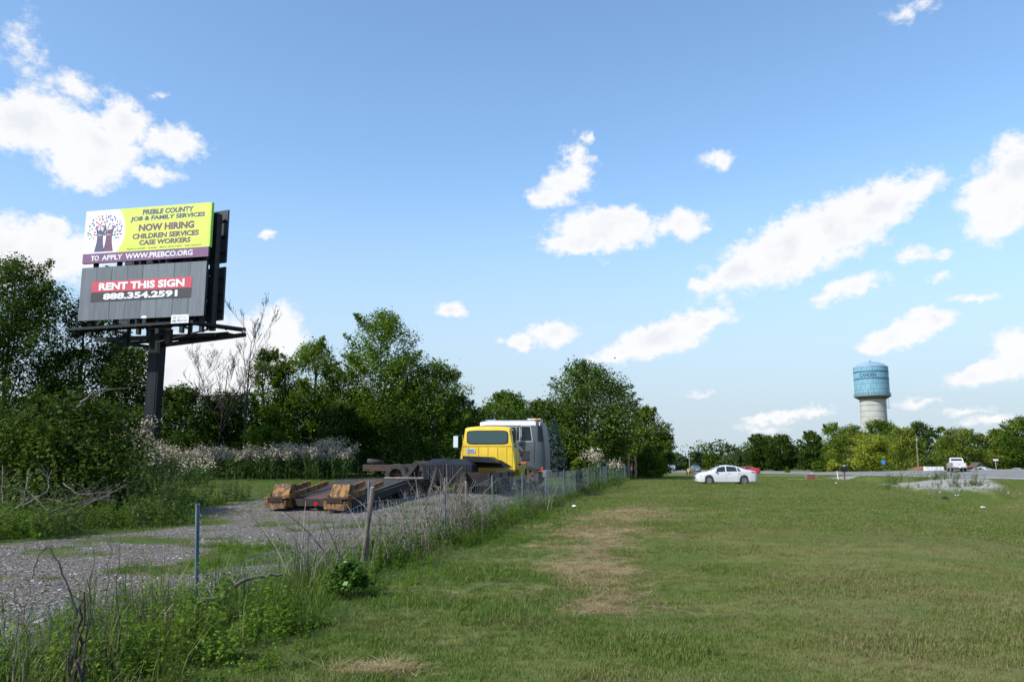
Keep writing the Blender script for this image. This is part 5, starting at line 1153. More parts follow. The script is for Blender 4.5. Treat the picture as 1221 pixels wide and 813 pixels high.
# ---------------------------------------------------------------- low equipment trailer with folding ramps
rust = pmat('rust_red_deck', (.085, .040, .030), .9, col2=(.05, .027, .022), scale=3, bump=.2)
ryel = pmat('rusty_yellow', (.25, .115, .013), .75, col2=(.036, .019, .012), scale=7, lo=.38, hi=.60, detail=10, stretch=(1.2, 1.2, .5))
wood_d = pmat('weathered_deck_board', (.042, .037, .035), .9, col2=(.022, .020, .019), scale=3, stretch=(.3, 6, 6))
tx, tY = -6.87, 27.65; tz0 = float(gz(tx, tY))
tr = thing('equipment_trailer', 'low rusty equipment trailer with two worn yellow loading ramps, behind the fence', 'trailer', (tx, tY, tz0), R(90 - 18))   # local +X forward, y<0 is the fence side
TW = 1.52; DK = .95; TL = 9.0; TS = 4.6
for s_ in (-1, 1):
    mb = MB(); mb.bar((TS - .1, s_ * TW, DK - .16), (TL, s_ * TW, DK - .12), .12, .20); mb.build('side_rail', dkst, tr)
    mb = MB(); mb.bar((0.2, s_ * TW, .24), (TS, s_ * TW, DK - .15), .12, .24); mb.build('tail_rail', dkst, tr)
for y in (-1.15, 1.15): MB().bar((.7, y, .20), (TL, y, .52), .14, .36).build('main_beam', dkst, tr)  # dark beams set low to stand for the shadow under the trailer
for k in range(5): MB().box((4.9 + .9 * k, 0, DK - .12), (.09, TW * 2 - .12, .12)).build('cross_member', dkst, tr)
nb = 11; bw = (TW * 2 - .14) / nb
for k in range(nb):
    y = -TW + .07 + bw * (k + .5); mid_ = abs(y) < .40; rr_ = random.Random(k)
    MB().box(((TS + .05 + TL) / 2, y, DK + .02 + rr_.uniform(-.006, .010)), (TL - TS - .05 - rr_.uniform(0, .06), bw - .045, .05)).build('deck_board', rust if mid_ else wood_d, tr)
    if not mid_: MB().bar((.55, y, .42 + rr_.uniform(-.006, .01)), (TS - .01, y, DK + .015), bw - .045, .05).build('tail_board', wood_d, tr)
MB().bar((.35, 0, .40), (TS - .01, 0, DK + .03), .78, .02).build('tail_plate', rust, tr)
MB().box((.22, 0, .30), (.14, TW * 2 - .1, .24)).build('rear_bumper', dkst, tr)
MB().box((.14, -.22, .26), (.02, .16, .10)).build('tail_light', tail_m, tr)
def ramp(y):
    p = MB().box((.06, y, .24), (.56, .84, .26)).build('ramp', ryel, tr, bevel=.02); MB().box((.10, y, .40), (.46, .78, .05)).build('ramp_gap_shade', black_m, p); MB().box((.05, y, .455), (.60, .86, .06)).build('ramp_shelf', ryel, p, bevel=.01)  # solid black slab stands for the shaded gap below the shelf
    mb = MB(); mb.prism([(-.10, .52), (.30, .52), (.42, .90), (.12, .93)], .66, Matrix.Translation((.10, y, -.02))); mb.build('ramp_foot', ryel, p)
    for s_ in (-1, 1): MB().bar((-.05, y + s_ * .37, .46), (2.5, y + s_ * .37, .90), .07, .18).build('ramp_side', ryel if s_ < 0 or y > 0 else ryel, p)
    for k in range(5): MB().bar((.65 + .30 * k, y - .33, .55 + .05 * k), (.65 + .30 * k, y + .33, .55 + .05 * k), .05, .05).build('ramp_cleat', dkst, p)
    MB().box((-.235, y, .16), (.03, .74, .10)).build('ramp_lip', pmat('rusty_dark_yellow', (.24, .12, .035), .8, col2=(.08, .045, .03), scale=6), p); MB().box((-.245, y, .40), (.02, .60, .16)).build('ramp_pocket', dkst, p)
ramp(1.13); ramp(-1.13)
for x in (4.4, 5.5, 6.6):
    for s_ in (-1, 1): wheel(tr, x, s_ * 1.40, .42, .42, .26, pmat('white_rusty_rim', (.42, .38, .34), .7, col2=(.2, .12, .08), scale=7), old_tyre_m, spokes=5)
mb = MB(); mb.bar((TL - .1, -.6, DK - .05), (TL + 1.0, -.6, 1.5), .2, .3); mb.bar((TL - .1, .6, DK - .05), (TL + 1.0, .6, 1.5), .2, .3); mb.build('gooseneck', dkst, tr); MB().box((TL + 1.5, 0, 1.55), (1.2, 1.6, .2)).build('kingpin_plate', dkst, tr)
MB().box((TL - .4, 0, DK + .06), (.1, TW * 2, .06)).build('deck_edge', pmat('worn_steel', (.25, .24, .23), .6, col2=(.12, .09, .07)), tr)
# ------------------------------------------------------------------ wire fence
wire_m = pmat('galvanised_wire', (.13, .165, .20), .5, metal=.0, col2=(.08, .088, .10), scale=3)
post_m = pmat('steel_post_paint', (.105, .155, .20), .55, col2=(.20, .22, .24), scale=5)
wpost_m = pmat('old_wood_post', (.20, .165, .13), .95, col2=(.11, .09, .072), scale=8, bump=.5, stretch=(1, 1, .15))
fr_ = random.Random(4)
fence = thing('wire_fence', 'sagging woven wire fence on steel posts running from the left foreground to the gate posts', 'fence', (0, 0, 0))
PY = [4.2, 8.69, 13.35, 17.8, 22.4, 26.7, 31.4, 36.5, 41.6, 47.8, 53, 60, 66, 73, 81, 87, 93]
def fpos(y): return -5 + .2 * y, float(gz(-5 + .2 * y, y))
for y in PY:
    x, z = fpos(y); h = 1.22 if y < 10 else (1.38 if y < 50 else 1.62); lean = fr_.uniform(-.03, .03); top = Vector((x + lean + (-.05 if y == 8.69 else 0), y, z + h)); bot = Vector((x, y, z - .3))
    mb = MB(); w_ = .034 if y < 40 else .040
    mb.bar(bot, top, w_ * 1.5, .010); mb.bar(bot + Vector((0, .016, 0)), top + Vector((0, .016, 0)), .009, w_ * 1.3)
    for k in range(14): mb.box((x + lean * k / 14 , y - .010, z + .2 + (h - .25) * k / 14), (.016, .010, .014))
    mb.build('fence_post', post_m, fence)
def topz(y):                                               # height of the top wire along the run
    return float(np.interp(y, [3, 5.5, 7, 8.7, 10.5, 11.8, 13.3, 15, 17.8, 20, 22.4, 40, 60, 94], [.50, .48, .42, .36, .50, .78, 1.0, .98, 1.08, 1.05, 1.25, 1.25, 1.35, 1.4]))
wires = MB(); ys_ = list(np.arange(3.2, 93.5, .16)); base_h = [0, .09, .20, .32, .46, .62, .80, 1.0]
def wpt(y, k, j=0):
    x, z = fpos(y); t = topz(y); lean = .55 * (1 - t) if t < 1 else 0                # where it sags it also leans towards the lot
    return Vector((x - .02 - lean * k * .5 + .02 * math.sin(y * 3 + k * 2), y + .10 * (1 - min(t, 1)) * math.sin(y * 7.3), z + .04 + t * k))
for k in base_h: 
    pts = [wpt(y, k) for y in np.concatenate([np.arange(3.2, 30, .32), np.arange(30, 93.5, .9)])]; wires.tube(pts, .0046 if k in (0, 1.0) else .0036, 3, cap=False)
for y in ys_:
    if y > 60 and int(y / .16) % 2: continue
    o_ = .30 * (1 - min(topz(y), 1)) * math.sin(y * 2.1); p = [wpt(y + o_ * q, q) for q in (0, .33, .66, 1.0)]; wires.tube(p, .0032 if y < 24 else .0042, 3, cap=False)
wo_ = wires.build('wire_mesh', wire_m, fence); tag(wo_, kind='stuff')
# wooden posts
def wood_post(label, x, y, h, r, mat=wpost_m, lean=(0, 0), group=None, name='wooden_post'):
    z = float(gz(x, y)); t_ = thing(name, label, 'post', (x, y, z), 0, group); rr = random.Random(int(y * 100)); pts = []; rs = []
    for i in range(9):
        k = i / 8; pts.append((lean[0] * k + rr.uniform(-.4, .4) * r, lean[1] * k + rr.uniform(-.4, .4) * r, -.25 + (h + .25) * k)); rs.append(r * (1.08 - .2 * k) * rr.uniform(.92, 1.08))
    MB().tube(pts, rs, 9).build('post_shaft', mat, t_, smooth=50)
    MB().lathe([(r * .80, h - .004), (r * .55, h + .012), (.002, h + .016)], 9, Matrix.Translation((lean[0], lean[1], 0))).build('post_top', pmat('cut_wood', (.30, .24, .17), .9, scale=20), t_); return t_
x, z = fpos(13.2); wood_post('crooked grey branch wood post tied beside a steel post in the fence', x - .05, 13.22, 1.28, .046, pmat('grey_branch_wood', (.17, .14, .115), .95, col2=(.09, .075, .062), scale=8, bump=.5, stretch=(1, 1, .15)), (.16, 0))
x, z = fpos(19.6); wood_post('thin weathered stake among the dry brambles at the fence', x, 19.6, 1.25, .035, wpost_m, (-.02, 0))
tan_m = pmat('tan_wood_post', (.40, .27, .155), .9, col2=(.28, .19, .11), scale=6, stretch=(1, 1, .2))
P = at(749, 560, 88); wood_post('taller tan wooden gate post at the far end of the fence', P[0], 88, 2.85, .15, tan_m, name='gate_post')
P = at(757.8, 560, 92); wood_post('shorter tan wooden gate post right of the taller one', P[0], 92, 2.55, .15, tan_m, name='gate_post')
P = at(763.2, 560, 94); wood_post('thick pale grey post right of both wooden gate posts', P[0], 94, 1.95, .24, pmat('pale_post', (.42, .44, .46), .7, col2=(.32, .34, .36), scale=3), name='gate_post')
P = at(702.5, 560, 47.5); wood_post('dark weathered post in the far part of the fence', P[0], 47.5, 1.55, .05, pmat('dark_wood', (.07, .055, .045), .95, scale=6))
P = at(753, 560, 89); z = float(gz(P[0], 89)); t_ = thing('small_sign', 'little red and white sign between the two wooden gate posts', 'sign', (P[0], 89, z)); MB().box((0, 0, .75), (.05, .04, 1.5)).build('stake', tan_m, t_); MB().box((0, -.035, 1.55), (.26, .02, .34)).build('red_plate', tail_m, t_); MB().box((0, -.035, 1.15), (.18, .02, .42)).build('white_plate', whitetxt, t_)
# ------------------------------------------------------------------ water tower
P = at(1040, 470, 268); wx, wY = P[0], 268.0; wz = float(gz(wx, wY))
wt_ = thing('water_tower', 'round water tower with pale blue banded tank lettered CAMDEN on a white concrete column', 'water tower', (wx, wY, wz))
tank_m, t, b, o = mk_mat('tank_blue_paint'); MATS['tank_blue_paint'] = tank_m
tcn = N(t, 'ShaderNodeTexCoord'); nz = noise(t, tcn.outputs['Object'], .5, 5, .6); b.inputs['Roughness'].default_value = .5
t.links.new(mixc(t, mapr(t, nz, .35, .7), (.17, .34, .42), (.14, .295, .38)), b.inputs['Base Color'])
navy_b = pmat('tank_dark_band', (.04, .12, .22), .5); conc = pmat('pale_concrete', (.40, .40, .37), .85, col2=(.34, .34, .315), scale=.25); capm = pmat('tank_roof_blue', (.22, .32, .46), .5, col2=(.18, .27, .40), scale=.3); catm = pmat('tank_gallery_steel', (.16, .15, .14), .7)
zt = lambda y: at(1040, y, 268)[2] - wz
zT, zB = zt(438.5), zt(472.5); RT = 19.4 * 268 / 960; RC = 14.7 * 268 / 960; Hh = zT - zB
mb = MB(); mb.lathe([(RC * 1.06, -.5), (RC * 1.02, zB * .5), (RC * .98, zB - 2.2), (RC * 1.0, zB - .7)], 40); mb.build('column', conc, wt_, smooth=30)
for k in range(9): MB().lathe([(RC * 1.055 - .0, 0), (RC * 1.065, .04), (RC * 1.065, .12), (RC * 1.055, .16)], 40, Matrix.Translation((0, 0, 2.5 + (zB - 5) * k / 8)), cap=False).build('column_joint', pmat('concrete_joint', (.46, .45, .41), .9), wt_) if k < 0 else None
for k in range(6):
    zz = zB - 1.2 - 1.9 * k; MB().lathe([(RC * (1.002 + .01 * k * .3), zz), (RC * (1.012 + .01 * k * .3), zz + .05), (RC * (1.002 + .01 * k * .3), zz + .1)], 40, cap=False).build('column_ring', pmat('concrete_joint', (.31, .31, .285), .9), wt_)
nring = 5; npl = 20
rings = [zB + .05 + (zT - zB) * k / nring for k in range(nring + 1)]
core = MB(); core.lathe([(RT - .12, zB), (RT - .12, zT)], 48); core.build('tank', pmat('tank_seam_blue', (.13, .30, .42), .6), wt_, smooth=30)
for ri in range(nring):                                    # curved tank plates
    for k in range(npl):
        a0 = 2 * math.pi * (k + .5 * (ri % 2)) / npl + .006; a1 = 2 * math.pi * (k + 1 + .5 * (ri % 2)) / npl - .006; V = []; 
        for i in range(5):
            a = a0 + (a1 - a0) * i / 4
            for rr, zz in ((RT - .15, rings[ri] + .03), (RT, rings[ri] + .03), (RT, rings[ri + 1] - .03), (RT - .15, rings[ri + 1] - .03)): V.append((rr * math.cos(a), rr * math.sin(a), zz))
        F = [];
        for i in range(4): F += [(i * 4 + j, i * 4 + (j + 1) % 4, i * 4 + 4 + (j + 1) % 4, i * 4 + 4 + j) for j in range(3)]
        F += [(0, 1, 2, 3), (19, 18, 17, 16)]
        MB().add(V, F).build('tank_plate', tank_m, wt_)
def band(z, h, m, name='tank_band'): MB().lathe([(RT + .0, z - h / 2), (RT + .06, z - h / 2 + .03), (RT + .06, z + h / 2 - .03), (RT, z + h / 2)], 60, cap=False).build(name, m, wt_, smooth=40)
band(zt(444.2), .42, navy_b); band(zt(452.6), .42, navy_b); band(zT, .22, capm, 'roof_rim')
mb = MB(); mb.lathe([(RT + .05, zT), (RT * .8, zT + 1.0), (RT * .5, zT + 1.65), (RT * .2, zT + 1.95), (.02, zT + 2.0)], 48); mb.build('tank_roof', capm, wt_, smooth=30)
mb = MB(); mb.tube([(0, 0, zT + 1.9), (0, 0, zT + 2.9)], .07, 6); mb.lathe([(.4, zT + 1.9), (.4, zT + 2.25)], 12); mb.build('roof_vent', catm, wt_)
mb = MB(); mb.lathe([(RC * .99, zB - 1.1), (RT + .15, zB - .25), (RT + .35, zB - .2), (RT + .35, zB + .02), (RC, zB + .02)], 48, cap=False); mb.build('gallery', catm, wt_, smooth=20)
mb = MB()
for k in range(40): a = 2 * math.pi * k / 40; mb.bar((math.cos(a) * (RT + .3), math.sin(a) * (RT + .3), zB), (math.cos(a) * (RT + .3), math.sin(a) * (RT + .3), zB + 1.0), .05)
for zz in (.5, 1.0): mb.tube([(math.cos(a) * (RT + .3), math.sin(a) * (RT + .3), zB + zz) for a in np.linspace(0, 2 * math.pi, 49)], .03, 4)
mb.build('gallery_rail', catm, wt_); 
mb = MB()
for dx in (0, .75): mb.tube([(RC + .25 + dx, -.5, zB - 3.8), (RC + .25 + dx, -.5, zB - .2)], .05, 4)
for k in range(6): mb.tube([(RC - .3, -.5, zB - 3.8 + .7 * k), (RC + 1.0, -.5, zB - 3.8 + .7 * k)], .04, 4)
mb.box((RC + .5, -.5, zB - 3.85), (1.3, .9, .12)); mb.build('ladder_cage', pmat('cage_grey', (.35, .37, .40), .6), wt_)
tm = text_mesh('lettering', 'CAMDEN', navy_b, wt_, (-2.75, 2.4, zt(451.0), zt(446.2)), 0, .04)
n = len(tm.data.vertices); co = np.empty(n * 3, np.float32); tm.data.vertices.foreach_get('co', co); co = co.reshape(-1, 3); a_view = math.atan2(-wY, -wx)
aa = a_view - .15 + (co[:, 0]) / RT; tm.data.vertices.foreach_set('co', np.stack([(RT + .05) * np.cos(aa), (RT + .05) * np.sin(aa), co[:, 2]], 1).astype(np.float32).ravel()); tm.data.update()
# ------------------------------------------------------------------ roadside things
def pole_thing(name, label, cat, px, Y, z0=None):
    P = at(px, 560, Y); z = float(gz(P[0], Y)) if z0 is None else z0; t_ = thing(name, label, cat, (P[0], Y, z)); return t_, (lambda y, p=px: float(at(p, y, Y)[2] - z))
galv = pmat('galvanised_pole', (.36, .38, .39), .45, metal=.4); bluep = pmat('sign_blue', (.03, .22, .62), .45); yelp = pmat('sign_yellow', (.72, .42, .02), .45); brick = pmat('brick_red', (.22, .075, .06), .9, col2=(.14, .055, .045), scale=9)
t_, zz = pole_thing('letter_box', 'black letter box on a brown wooden post beside the curving drive', 'letter box', 1006.5, 69)
MB().box((0, 0, .45), (.10, .10, 1.1)).build('post', pmat('brown_post', (.16, .085, .06), .9), t_)
mb = MB(); mb.prism([(-.17, 0), (.17, 0), (.17, .28)] + [(.17 * math.cos(a), .28 + .17 * math.sin(a)) for a in np.linspace(.3, 2.84, 7)] + [(-.17, .28)], .58, Matrix.Translation((0, 0, .98)) @ Matrix.Rotation(.25, 4, 'Z')); mb.build('box', pmat('gloss_black', (.012, .012, .014), .3), t_, bevel=.01); MB().box((.02, -.02, 1.47), (.16, .12, .06)).build('white_flag', whitetxt, t_); MB().box((0, 0, .96), (.22, .5, .04)).build('shelf', MATS['brown_post'], t_)
t_, zz = pole_thing('brick_pillar', 'low red brick pillar with a pale cap stone beside the drive', 'pillar', 966.5, 86)
W2 = .36
for r_ in range(7):
    for k in range(3): MB().box((-.25 + .25 * k, -.0, .05 + .085 * r_), (.238, .42, .074)).build('brick', brick, t_)
mb = MB(); mb.box((0, 0, .30), (.72, .40, .58)); mb.build('core', pmat('mortar', (.24, .17, .15), .9), t_); MB().box((.12, 0, .68), (.3, .3, .10)).build('cap_stone', pmat('cap_pale', (.5, .48, .45), .8), t_, bevel=.02)
t_, zz = pole_thing('marker_post', 'leaning white marker post where the drive meets the road', 'marker post', 998.4, 92); MB().bar((.06, 0, -.2), (-.05, 0, 1.05), .12, .06).build('post', whitetxt, t_); MB().box((-.04, -.04, .92), (.08, .02, .12)).build('reflector', pmat('reflector_grey', (.4, .42, .45), .4), t_)
t_, zz = pole_thing('marker_post', 'thin grey stake left of the low brick pillar', 'marker post', 960.3, 88); MB().bar((0, 0, -.2), (0, 0, .75), .05).build('post', galv, t_)
t_, zz = pole_thing('blue_sign', 'small square blue sign before the sunlit maple across the road', 'sign', 1053.8, 132); MB().box((0, 0, zz(551) / 2), (.07, .05, zz(550))).build('pole', pmat('dark_pole', (.06, .07, .06), .7), t_); MB().box((0, -.04, zz(550.8)), (.56, .02, .66)).build('sign_plate', bluep, t_)
t_, zz = pole_thing('yellow_sign', 'small yellow warning sign over a dark box in front of the white sedan', 'sign', 820.6, 122); MB().box((0, 0, zz(560) / 2), (.08, .05, zz(560))).build('pole', galv, t_); MB().add([(-.26, -.04, 0), (0, -.04, -.36), (.26, -.04, 0), (0, -.04, .36), (-.26, -.06, 0), (0, -.06, -.36), (.26, -.06, 0), (0, -.06, .36)], [(0, 1, 2, 3), (7, 6, 5, 4), (0, 4, 5, 1), (1, 5, 6, 2), (2, 6, 7, 3), (3, 7, 4, 0)], Matrix.Translation((0, 0, zz(560.5)))).build('sign_plate', yelp, t_)
t_, zz = pole_thing('utility_box', 'dark box cabinet standing below the yellow sign', 'cabinet', 820.6, 124); MB().box((0, 0, .35), (.62, .45, .85)).build('cabinet', pmat('cabinet_purple_grey', (.055, .045, .07), .6), t_, bevel=.02); MB().box((0, 0, .80), (.68, .5, .06)).build('lid', black_m, t_)
t_, zz = pole_thing('utility_pole', 'thin grey utility pole rising behind the yellow sign', 'pole', 822.4, 170); MB().tube([(0, 0, -.3), (0, 0, zz(543))], [.08, .06], 8).build('shaft', galv, t_); MB().lathe([(.10, zz(543)), (.06, zz(543) + .12), (.01, zz(543) + .16)], 8).build('pole_cap', galv, t_)
t_, zz = pole_thing('utility_pole', 'bare wooden utility pole before the dark trees left of the pickup', 'pole', 1095.4, 128); MB().tube([(0, 0, -.3), (0, 0, zz(522))], [.10, .08], 8).build('shaft', pmat('pole_wood', (.20, .15, .10), .9, col2=(.15, .11, .08), scale=3), t_); MB().box((0, -.14, zz(524)), (.16, .16, .45)).build('transformer', galv, t_)
t_, zz = pole_thing('street_sign', 'white street name sign on a grey pole across the road right of the pickup', 'sign', 1188, 112); MB().tube([(0, 0, -.2), (0, 0, zz(547.5))], .05, 8).build('pole', galv, t_); MB().box((0, -.06, zz(548.2)), (.72, .02, .26)).build('name_plate', pmat('sign_white', (.72, .74, .76), .4), t_)
t_, zz = pole_thing('road_barrier', 'long low white barrier beside the road left of the pickup', 'barrier', 1113.5, 126); MB().box((0, 0, .35), (3.0, .35, .75)).build('barrier_body', whitetxt, t_, bevel=.03); MB().box((0, 0, .02), (3.1, .6, .16)).build('barrier_foot', pmat('barrier_foot', (.5, .5, .5), .8), t_)
# house half hidden in the trees
t_, zz = pole_thing('brown_house', 'small brown gabled house half hidden between sunlit maples', 'house', 1173, 146); t_.scale = (.7, .7, .82); zt1 = zz(549.5)
hb = pmat('house_wall', (.13, .09, .07), .9); MB().box((0, 3, zt1 * .28), (2.2, 3.0, zt1 * .56 + .6)).build('wall', hb, t_)
mb = MB(); mb.prism([(-1.4, zt1 * .5), (0, zt1), (1.4, zt1 * .5), (1.4, zt1 * .5 + .18), (0, zt1 + .2), (-1.4, zt1 * .5 + .18)], 3.6, Matrix.Translation((0, 3, 0))); mb.build('roof', pmat('house_roof', (.085, .06, .05), .9), t_); MB().prism([(-1.1, zt1 * .5), (1.1, zt1 * .5), (0, zt1 - .05)], .12, Matrix.Translation((0, 1.45, 0))).build('gable', hb, t_)
for x in (-.55, .5): f_ = MB().box((x, 1.48, zt1 * .35), (.6, .06, .7)).build('window', whitetxt, t_); MB().box((x, 1.44, zt1 * .35), (.48, .03, .58)).build('pane', glass_m, f_)
# culvert and litter
P = gp(1130, 588.5); t_ = thing('culvert_pipe', 'black culvert pipe mouth under the gravel crossing', 'pipe', (P[0], P[1] + .4, float(gz(P[0], P[1])) + .03), R(-25)); t_.scale = (.75, .75, .75); mb = MB(); mb.lathe([(.30, -.25), (.34, -.25), (.34, 1.2), (.30, 1.2), (.30, -.25)], 20, Matrix.Rotation(R(-90), 4, 'X'), cap=False); mb.build('pipe_wall', black_m, t_, smooth=40); MB().lathe([(.30, .3), (.001, .32)], 20, Matrix.Rotation(R(-90), 4, 'X')).build('pipe_shade_disc', pmat('pipe_shade', (.006, .006, .006), .95), t_)  # near-black disc stands for the shade inside the pipe
def litter(label, px, y, s_, seed):
    P = gp(px, y); rr = random.Random(seed); t_ = thing('litter', label, 'litter', (P[0], P[1], P[2] + .02), rr.uniform(0, 6)); bm = bmesh.new(); bmesh.ops.create_icosphere(bm, subdivisions=2, radius=s_)
    for v in bm.verts: k = rr.uniform(.6, 1.15); v.co = Vector((v.co.x * k * 1.3, v.co.y * k, max(v.co.z * .55 * k, -.02) + .05))
    me = bpy.data.meshes.new('crumpled_sheet'); bm.to_mesh(me); bm.free(); me.materials.append(whitetxt); add_obj('crumpled_sheet', me, t_)
litter('scrap of white litter on the grass below the gravel crossing', 1171, 592, .15, 1); litter('scrap of white litter at the foot of the far fence', 684.5, 605.5, .08, 2); litter('pale bit of litter near the black letter box', 997, 577, .12, 3)
# ------------------------------------------------------------------ dead sticks and plants
stick_m = pmat('grey_dead_wood', (.15, .125, .105), .95, col2=(.08, .068, .057), scale=9, bump=.4, stretch=(1, 1, 1)); dark_stick = pmat('dark_dead_stem', (.028, .023, .021), .95, col2=(.06, .05, .042), scale=9); straw_m = pmat('straw_stalk', (.30, .23, .14), .9, col2=(.21, .155, .095), scale=9)
def stick(name, label, cat, pts, r0, r1, mat, side=0, seed=0, lift=0):
    a = np.array(pts[0], float); t_ = thing(name, label, cat, tuple(a)); rr = random.Random(seed); mb = MB(); n = len(pts); P = [Vector(np.array(p, float) - a) for p in pts]; dense = []
    for i in range(n - 1):
        for k in range(4): dense.append(P[i].lerp(P[i + 1], k / 4) + Vector((rr.gauss(0, r0 * .45), rr.gauss(0, r0 * .45), rr.gauss(0, r0 * .45))))
    dense.append(P[-1]); m_ = len(dense); mb.tube(dense, [r0 + (r1 - r0) * i / (m_ - 1) for i in range(m_)], 7); mb.build('stem', mat, t_, smooth=60)
    for k in range(side):
        i = rr.randrange(m_ // 4, m_ - 1); d = Vector((rr.gauss(0, 1), rr.gauss(0, 1), rr.uniform(-.1, 1))).normalized(); L = rr.uniform(4, 14) * r0 * 2; b2 = MB(); b2.tube([dense[i], dense[i] + d * L * .5 + Vector((0, 0, .1 * L)), dense[i] + d * L], [r1 * .6, r1 * .4, r1 * .2], 4); b2.build('twig', mat, t_)
    return t_
g_ = lambda px, y, dz=0: (lambda q: (q[0], q[1], q[2] + dz))(gp(px, y))
q0 = gp(205, 738)
def near(px, y, Y): p = at(px, y, Y); return (p[0], p[1], p[2])
stick('fallen_branch', 'grey fallen branch leaning out of the weeds beside the nearest steel post', 'branch', [near(196, 740, 8.2), near(232, 722, 8.4), near(262, 712, 8.6), near(286, 693, 8.8), near(310, 686, 9.0), near(337, 684, 9.2)], .030, .012, stick_m, 3, 1)
stick('fallen_branch', 'short upright fork of grey wood left of the nearest steel post', 'branch', [near(197, 752, 7.6), near(200, 735, 7.6), near(206, 722, 7.65)], .028, .018, stick_m, 1, 2)
stick('straw_stalk', 'long pale dry stalk lying on the mown grass', 'stalk', [g_(768, 726, .03), g_(800, 729, .04), g_(833, 736, .04), g_(868, 739, .05), g_(899, 737, .06)], .0045, .003, stick_m, 0, 3)
stick('straw_stalk', 'short dry stalk in the grass left of the long pale stalk', 'stalk', [g_(560, 706, .02), g_(590, 698, .03), g_(612, 690, .03)], .007, .004, stick_m, 0, 4)
def dead_plant(label, px, y, Y, stems, seed, mat):
    P = at(px, y, Y); z = float(gz(P[0], Y)); t_ = thing('dead_plant', label, 'dead plant', (P[0], Y, z)); rr = random.Random(seed)
    for (tpx, tpy, r0, bx) in stems:
        tp = Vector(at(tpx, tpy, Y + rr.uniform(-.3, .3))) - Vector((P[0], Y, z)); b0 = Vector((bx, 0, -.05)); mb = MB(); pts = []
        for i in range(9): k = i / 8; pts.append(b0.lerp(tp, k) + Vector((rr.gauss(0, .012), rr.gauss(0, .012), 0)) + Vector((0, 0, .10 * math.sin(k * 3.14))))
        mb.tube(pts, [r0 * (1 - .75 * i / 8) for i in range(9)], 6)
        for k in range(4): i = rr.randrange(3, 8); d = Vector((rr.gauss(0, .5), rr.gauss(0, .3), rr.uniform(.1, 1))).normalized() * rr.uniform(.06, .22); mb.tube([pts[i], pts[i] + d * .5, pts[i] + d + Vector((0, 0, .03))], [r0 * .3, r0 * .2, r0 * .08], 4)
        mb.build('stem', mat, t_, smooth=60)
    return t_
dead_plant('dark dead forked plant in the left foreground standing before the fence wire', 93, 808, 5.6, [(96, 712, .017, 0), (100, 705, .014, .015), (88, 720, .012, -.02), (113, 655, .007, .02), (66, 742, .006, -.02), (108, 690, .008, .03), (78, 735, .007, -.03)], 1, dark_stick)
stick('dead_weed', 'curved dark dead stem arching over the gravel at the left', 'dead plant', [near(92, 735, 5.5), near(82, 700, 5.5), near(70, 670, 5.5), near(56, 651, 5.5), near(46, 662, 5.5), near(38, 690, 5.5)], .007, .003, dark_stick, 2, 9)
dead_plant('pair of thin dark dead stems right of the forked plant', 126, 780, 6.4, [(130, 642, .006, 0), (142, 640, .006, .08), (160, 690, .004, .1)], 2, dark_stick)
dead_plant('thin dead weed stalk at the far left of the foreground', 30, 800, 5.2, [(34, 690, .006, 0), (20, 700, .006, -.03)], 3, stick_m)
BR = [(455, 655, 14.6, 22, 41), (500, 640, 17.2, 34, 42), (525, 632, 18.6, 36, 43), (560, 622, 20.5, 22, 44), (640, 600, 29, 20, 45), (395, 672, 12.4, 18, 46), (370, 690, 11.3, 20, 47), (470, 650, 15.6, 22, 48)]
BL = ['dry grey bramble tangle just right of the crooked branch post', 'tallest clump of dry grey canes in front of the trailer wheel', 'dense clump of dry canes in front of the dark steel deck', 'loose dry canes left of the post before the yellow cab', 'grey dry weeds at the fence below the grey truck', 'small dry weed clump left of the crooked branch post', 'dry grey twigs in the sagging wire in front of the left loading ramp', 'dry canes between the crooked branch post and the tallest cane clump']
pale_cane = pmat('pale_cane', (.24, .21, .17), .9, col2=(.16, .135, .11), scale=9)
for (px, y, Y, nst, sd_), lab in zip(BR, BL):
    x, z = fpos(Y); t_ = thing('dry_canes', lab, 'dead plant', (x, Y, z)); rr = random.Random(sd_); tall = 1.9 if sd_ in (42, 43) else 1.25
    for k in range(nst):
        b0 = Vector((rr.gauss(0, .22), rr.gauss(0, .35), -.05)); h = tall * rr.uniform(.5, 1.05); arc_ = Vector((rr.gauss(-.05, .28), rr.gauss(0, .25), 0)); pts = [b0 + arc_ * (i / 6) ** 1.7 * h + Vector((0, 0, h * (i / 6) * (1 - .12 * (i / 6)))) for i in range(7)]
        mb = MB(); mb.tube(pts, [.010 * (1 - .8 * i / 6) + .0015 for i in range(7)], 4, cap=False)
        for j in range(4): i = rr.randrange(2, 6); d = Vector((rr.gauss(0, .6), rr.gauss(0, .6), rr.uniform(.2, 1))).normalized() * rr.uniform(.08, .3); mb.tube([pts[i], pts[i] + d], [.003, .001], 3, cap=False)
        mb.build('cane', MATS['grey_dead_wood'] if rr.random() < .5 else pale_cane, t_)
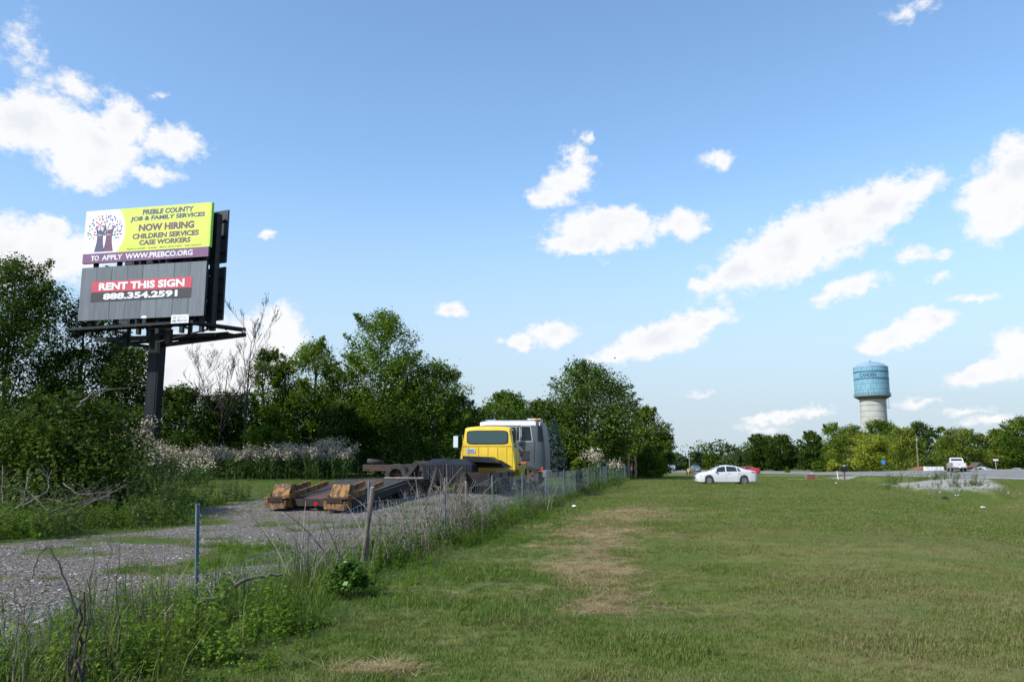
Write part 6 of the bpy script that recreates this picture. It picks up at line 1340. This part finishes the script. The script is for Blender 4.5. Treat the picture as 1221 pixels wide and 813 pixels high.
# heap of dead branches before the big bush
HP = [((10, 612, 20.6), (55, 588, 20.9), (62, 560, 21.2)), ((20, 606, 20.2), (38, 590, 20.5), (70, 620, 19.8)), ((56, 612, 20.2), (90, 600, 20.6), (130, 592, 21.2)), ((58, 594, 20.8), (75, 600, 20.6), (100, 588, 21)), ((80, 610, 20.5), (110, 596, 21), (148, 600, 21.5)), ((2, 600, 20.5), (4, 575, 20.6), (3, 555, 20.8)), ((75, 575, 21.5), (95, 590, 21.2), (140, 585, 21.4)), ((34, 560, 21.4), (30, 590, 21), (20, 610, 20.8)), ((100, 604, 20.6), (128, 590, 21.2), (152, 578, 21.9))]
HL = ['thick dead limb rising at the left of the branch heap', 'dead branch crossing the heap down to the right', 'long grey branch reaching right along the front of the heap', 'short dead branch lying in the middle of the heap', 'dead branch at the right foot of the heap', 'upright dead stem at the far left edge before the bush', 'thin branch lying across the back of the heap', 'thin leaning dead stem above the heap', 'branch rising to the right end of the heap']
for i, (pp, lab) in enumerate(zip(HP, HL)): stick('dead_branch', lab, 'branch', [near(*p) for p in pp], .038 if i in (0, 2) else .022, .010, stick_m, 12, 50 + i).get('label')
stick('dead_branch', 'pale broken limb with a light leaf poking out of the top of the big bush', 'branch', [near(92, 486, 24), near(104, 474, 24), near(113, 466, 24)], .05, .03, stick_m, 1, 77)
# clump of broad leaves by the crooked post
P = gp(416, 712); t_ = thing('leafy_plant', 'broad leaved green plant in the long grass below the crooked branch post', 'plant', tuple(P)); rng = np.random.default_rng(3); V, F, tone, cc, cr = crown(rng, .46, .32, .0, 'dome', 900, .058, 16, .8, asp=.7); add_obj('leaves', np_mesh('leaves', V, F, leaf_mat('broad_leaves', (.030, .075, .009), (.09, .17, .022), .35), {'tone': tone}), t_); mb = MB()
for c in cc[:10]: mb.tube([(c[0] * .2, c[1] * .2, -.03), c * np.array([.7, .7, .6]), c], [.008, .006, .003], 4)
mb.build('stalks', pmat('green_stalk', (.08, .12, .03), .7), t_); tag(t_.children[1], kind='stuff')
V, F = leaf_quads(rng, np.array([[.02, -.36, .22], [.0, -.3, .47]]), np.array([.085, .05]), np.array([[.1, -.9, .5], [0, -.5, .9]]), .7); add_obj('pale_leaf', np_mesh('pale_leaf', V, F, leaf_mat('pale_leaf_green', (.22, .34, .14), (.26, .38, .16), .2), {'tone': np.full(8, .5)}), t_)
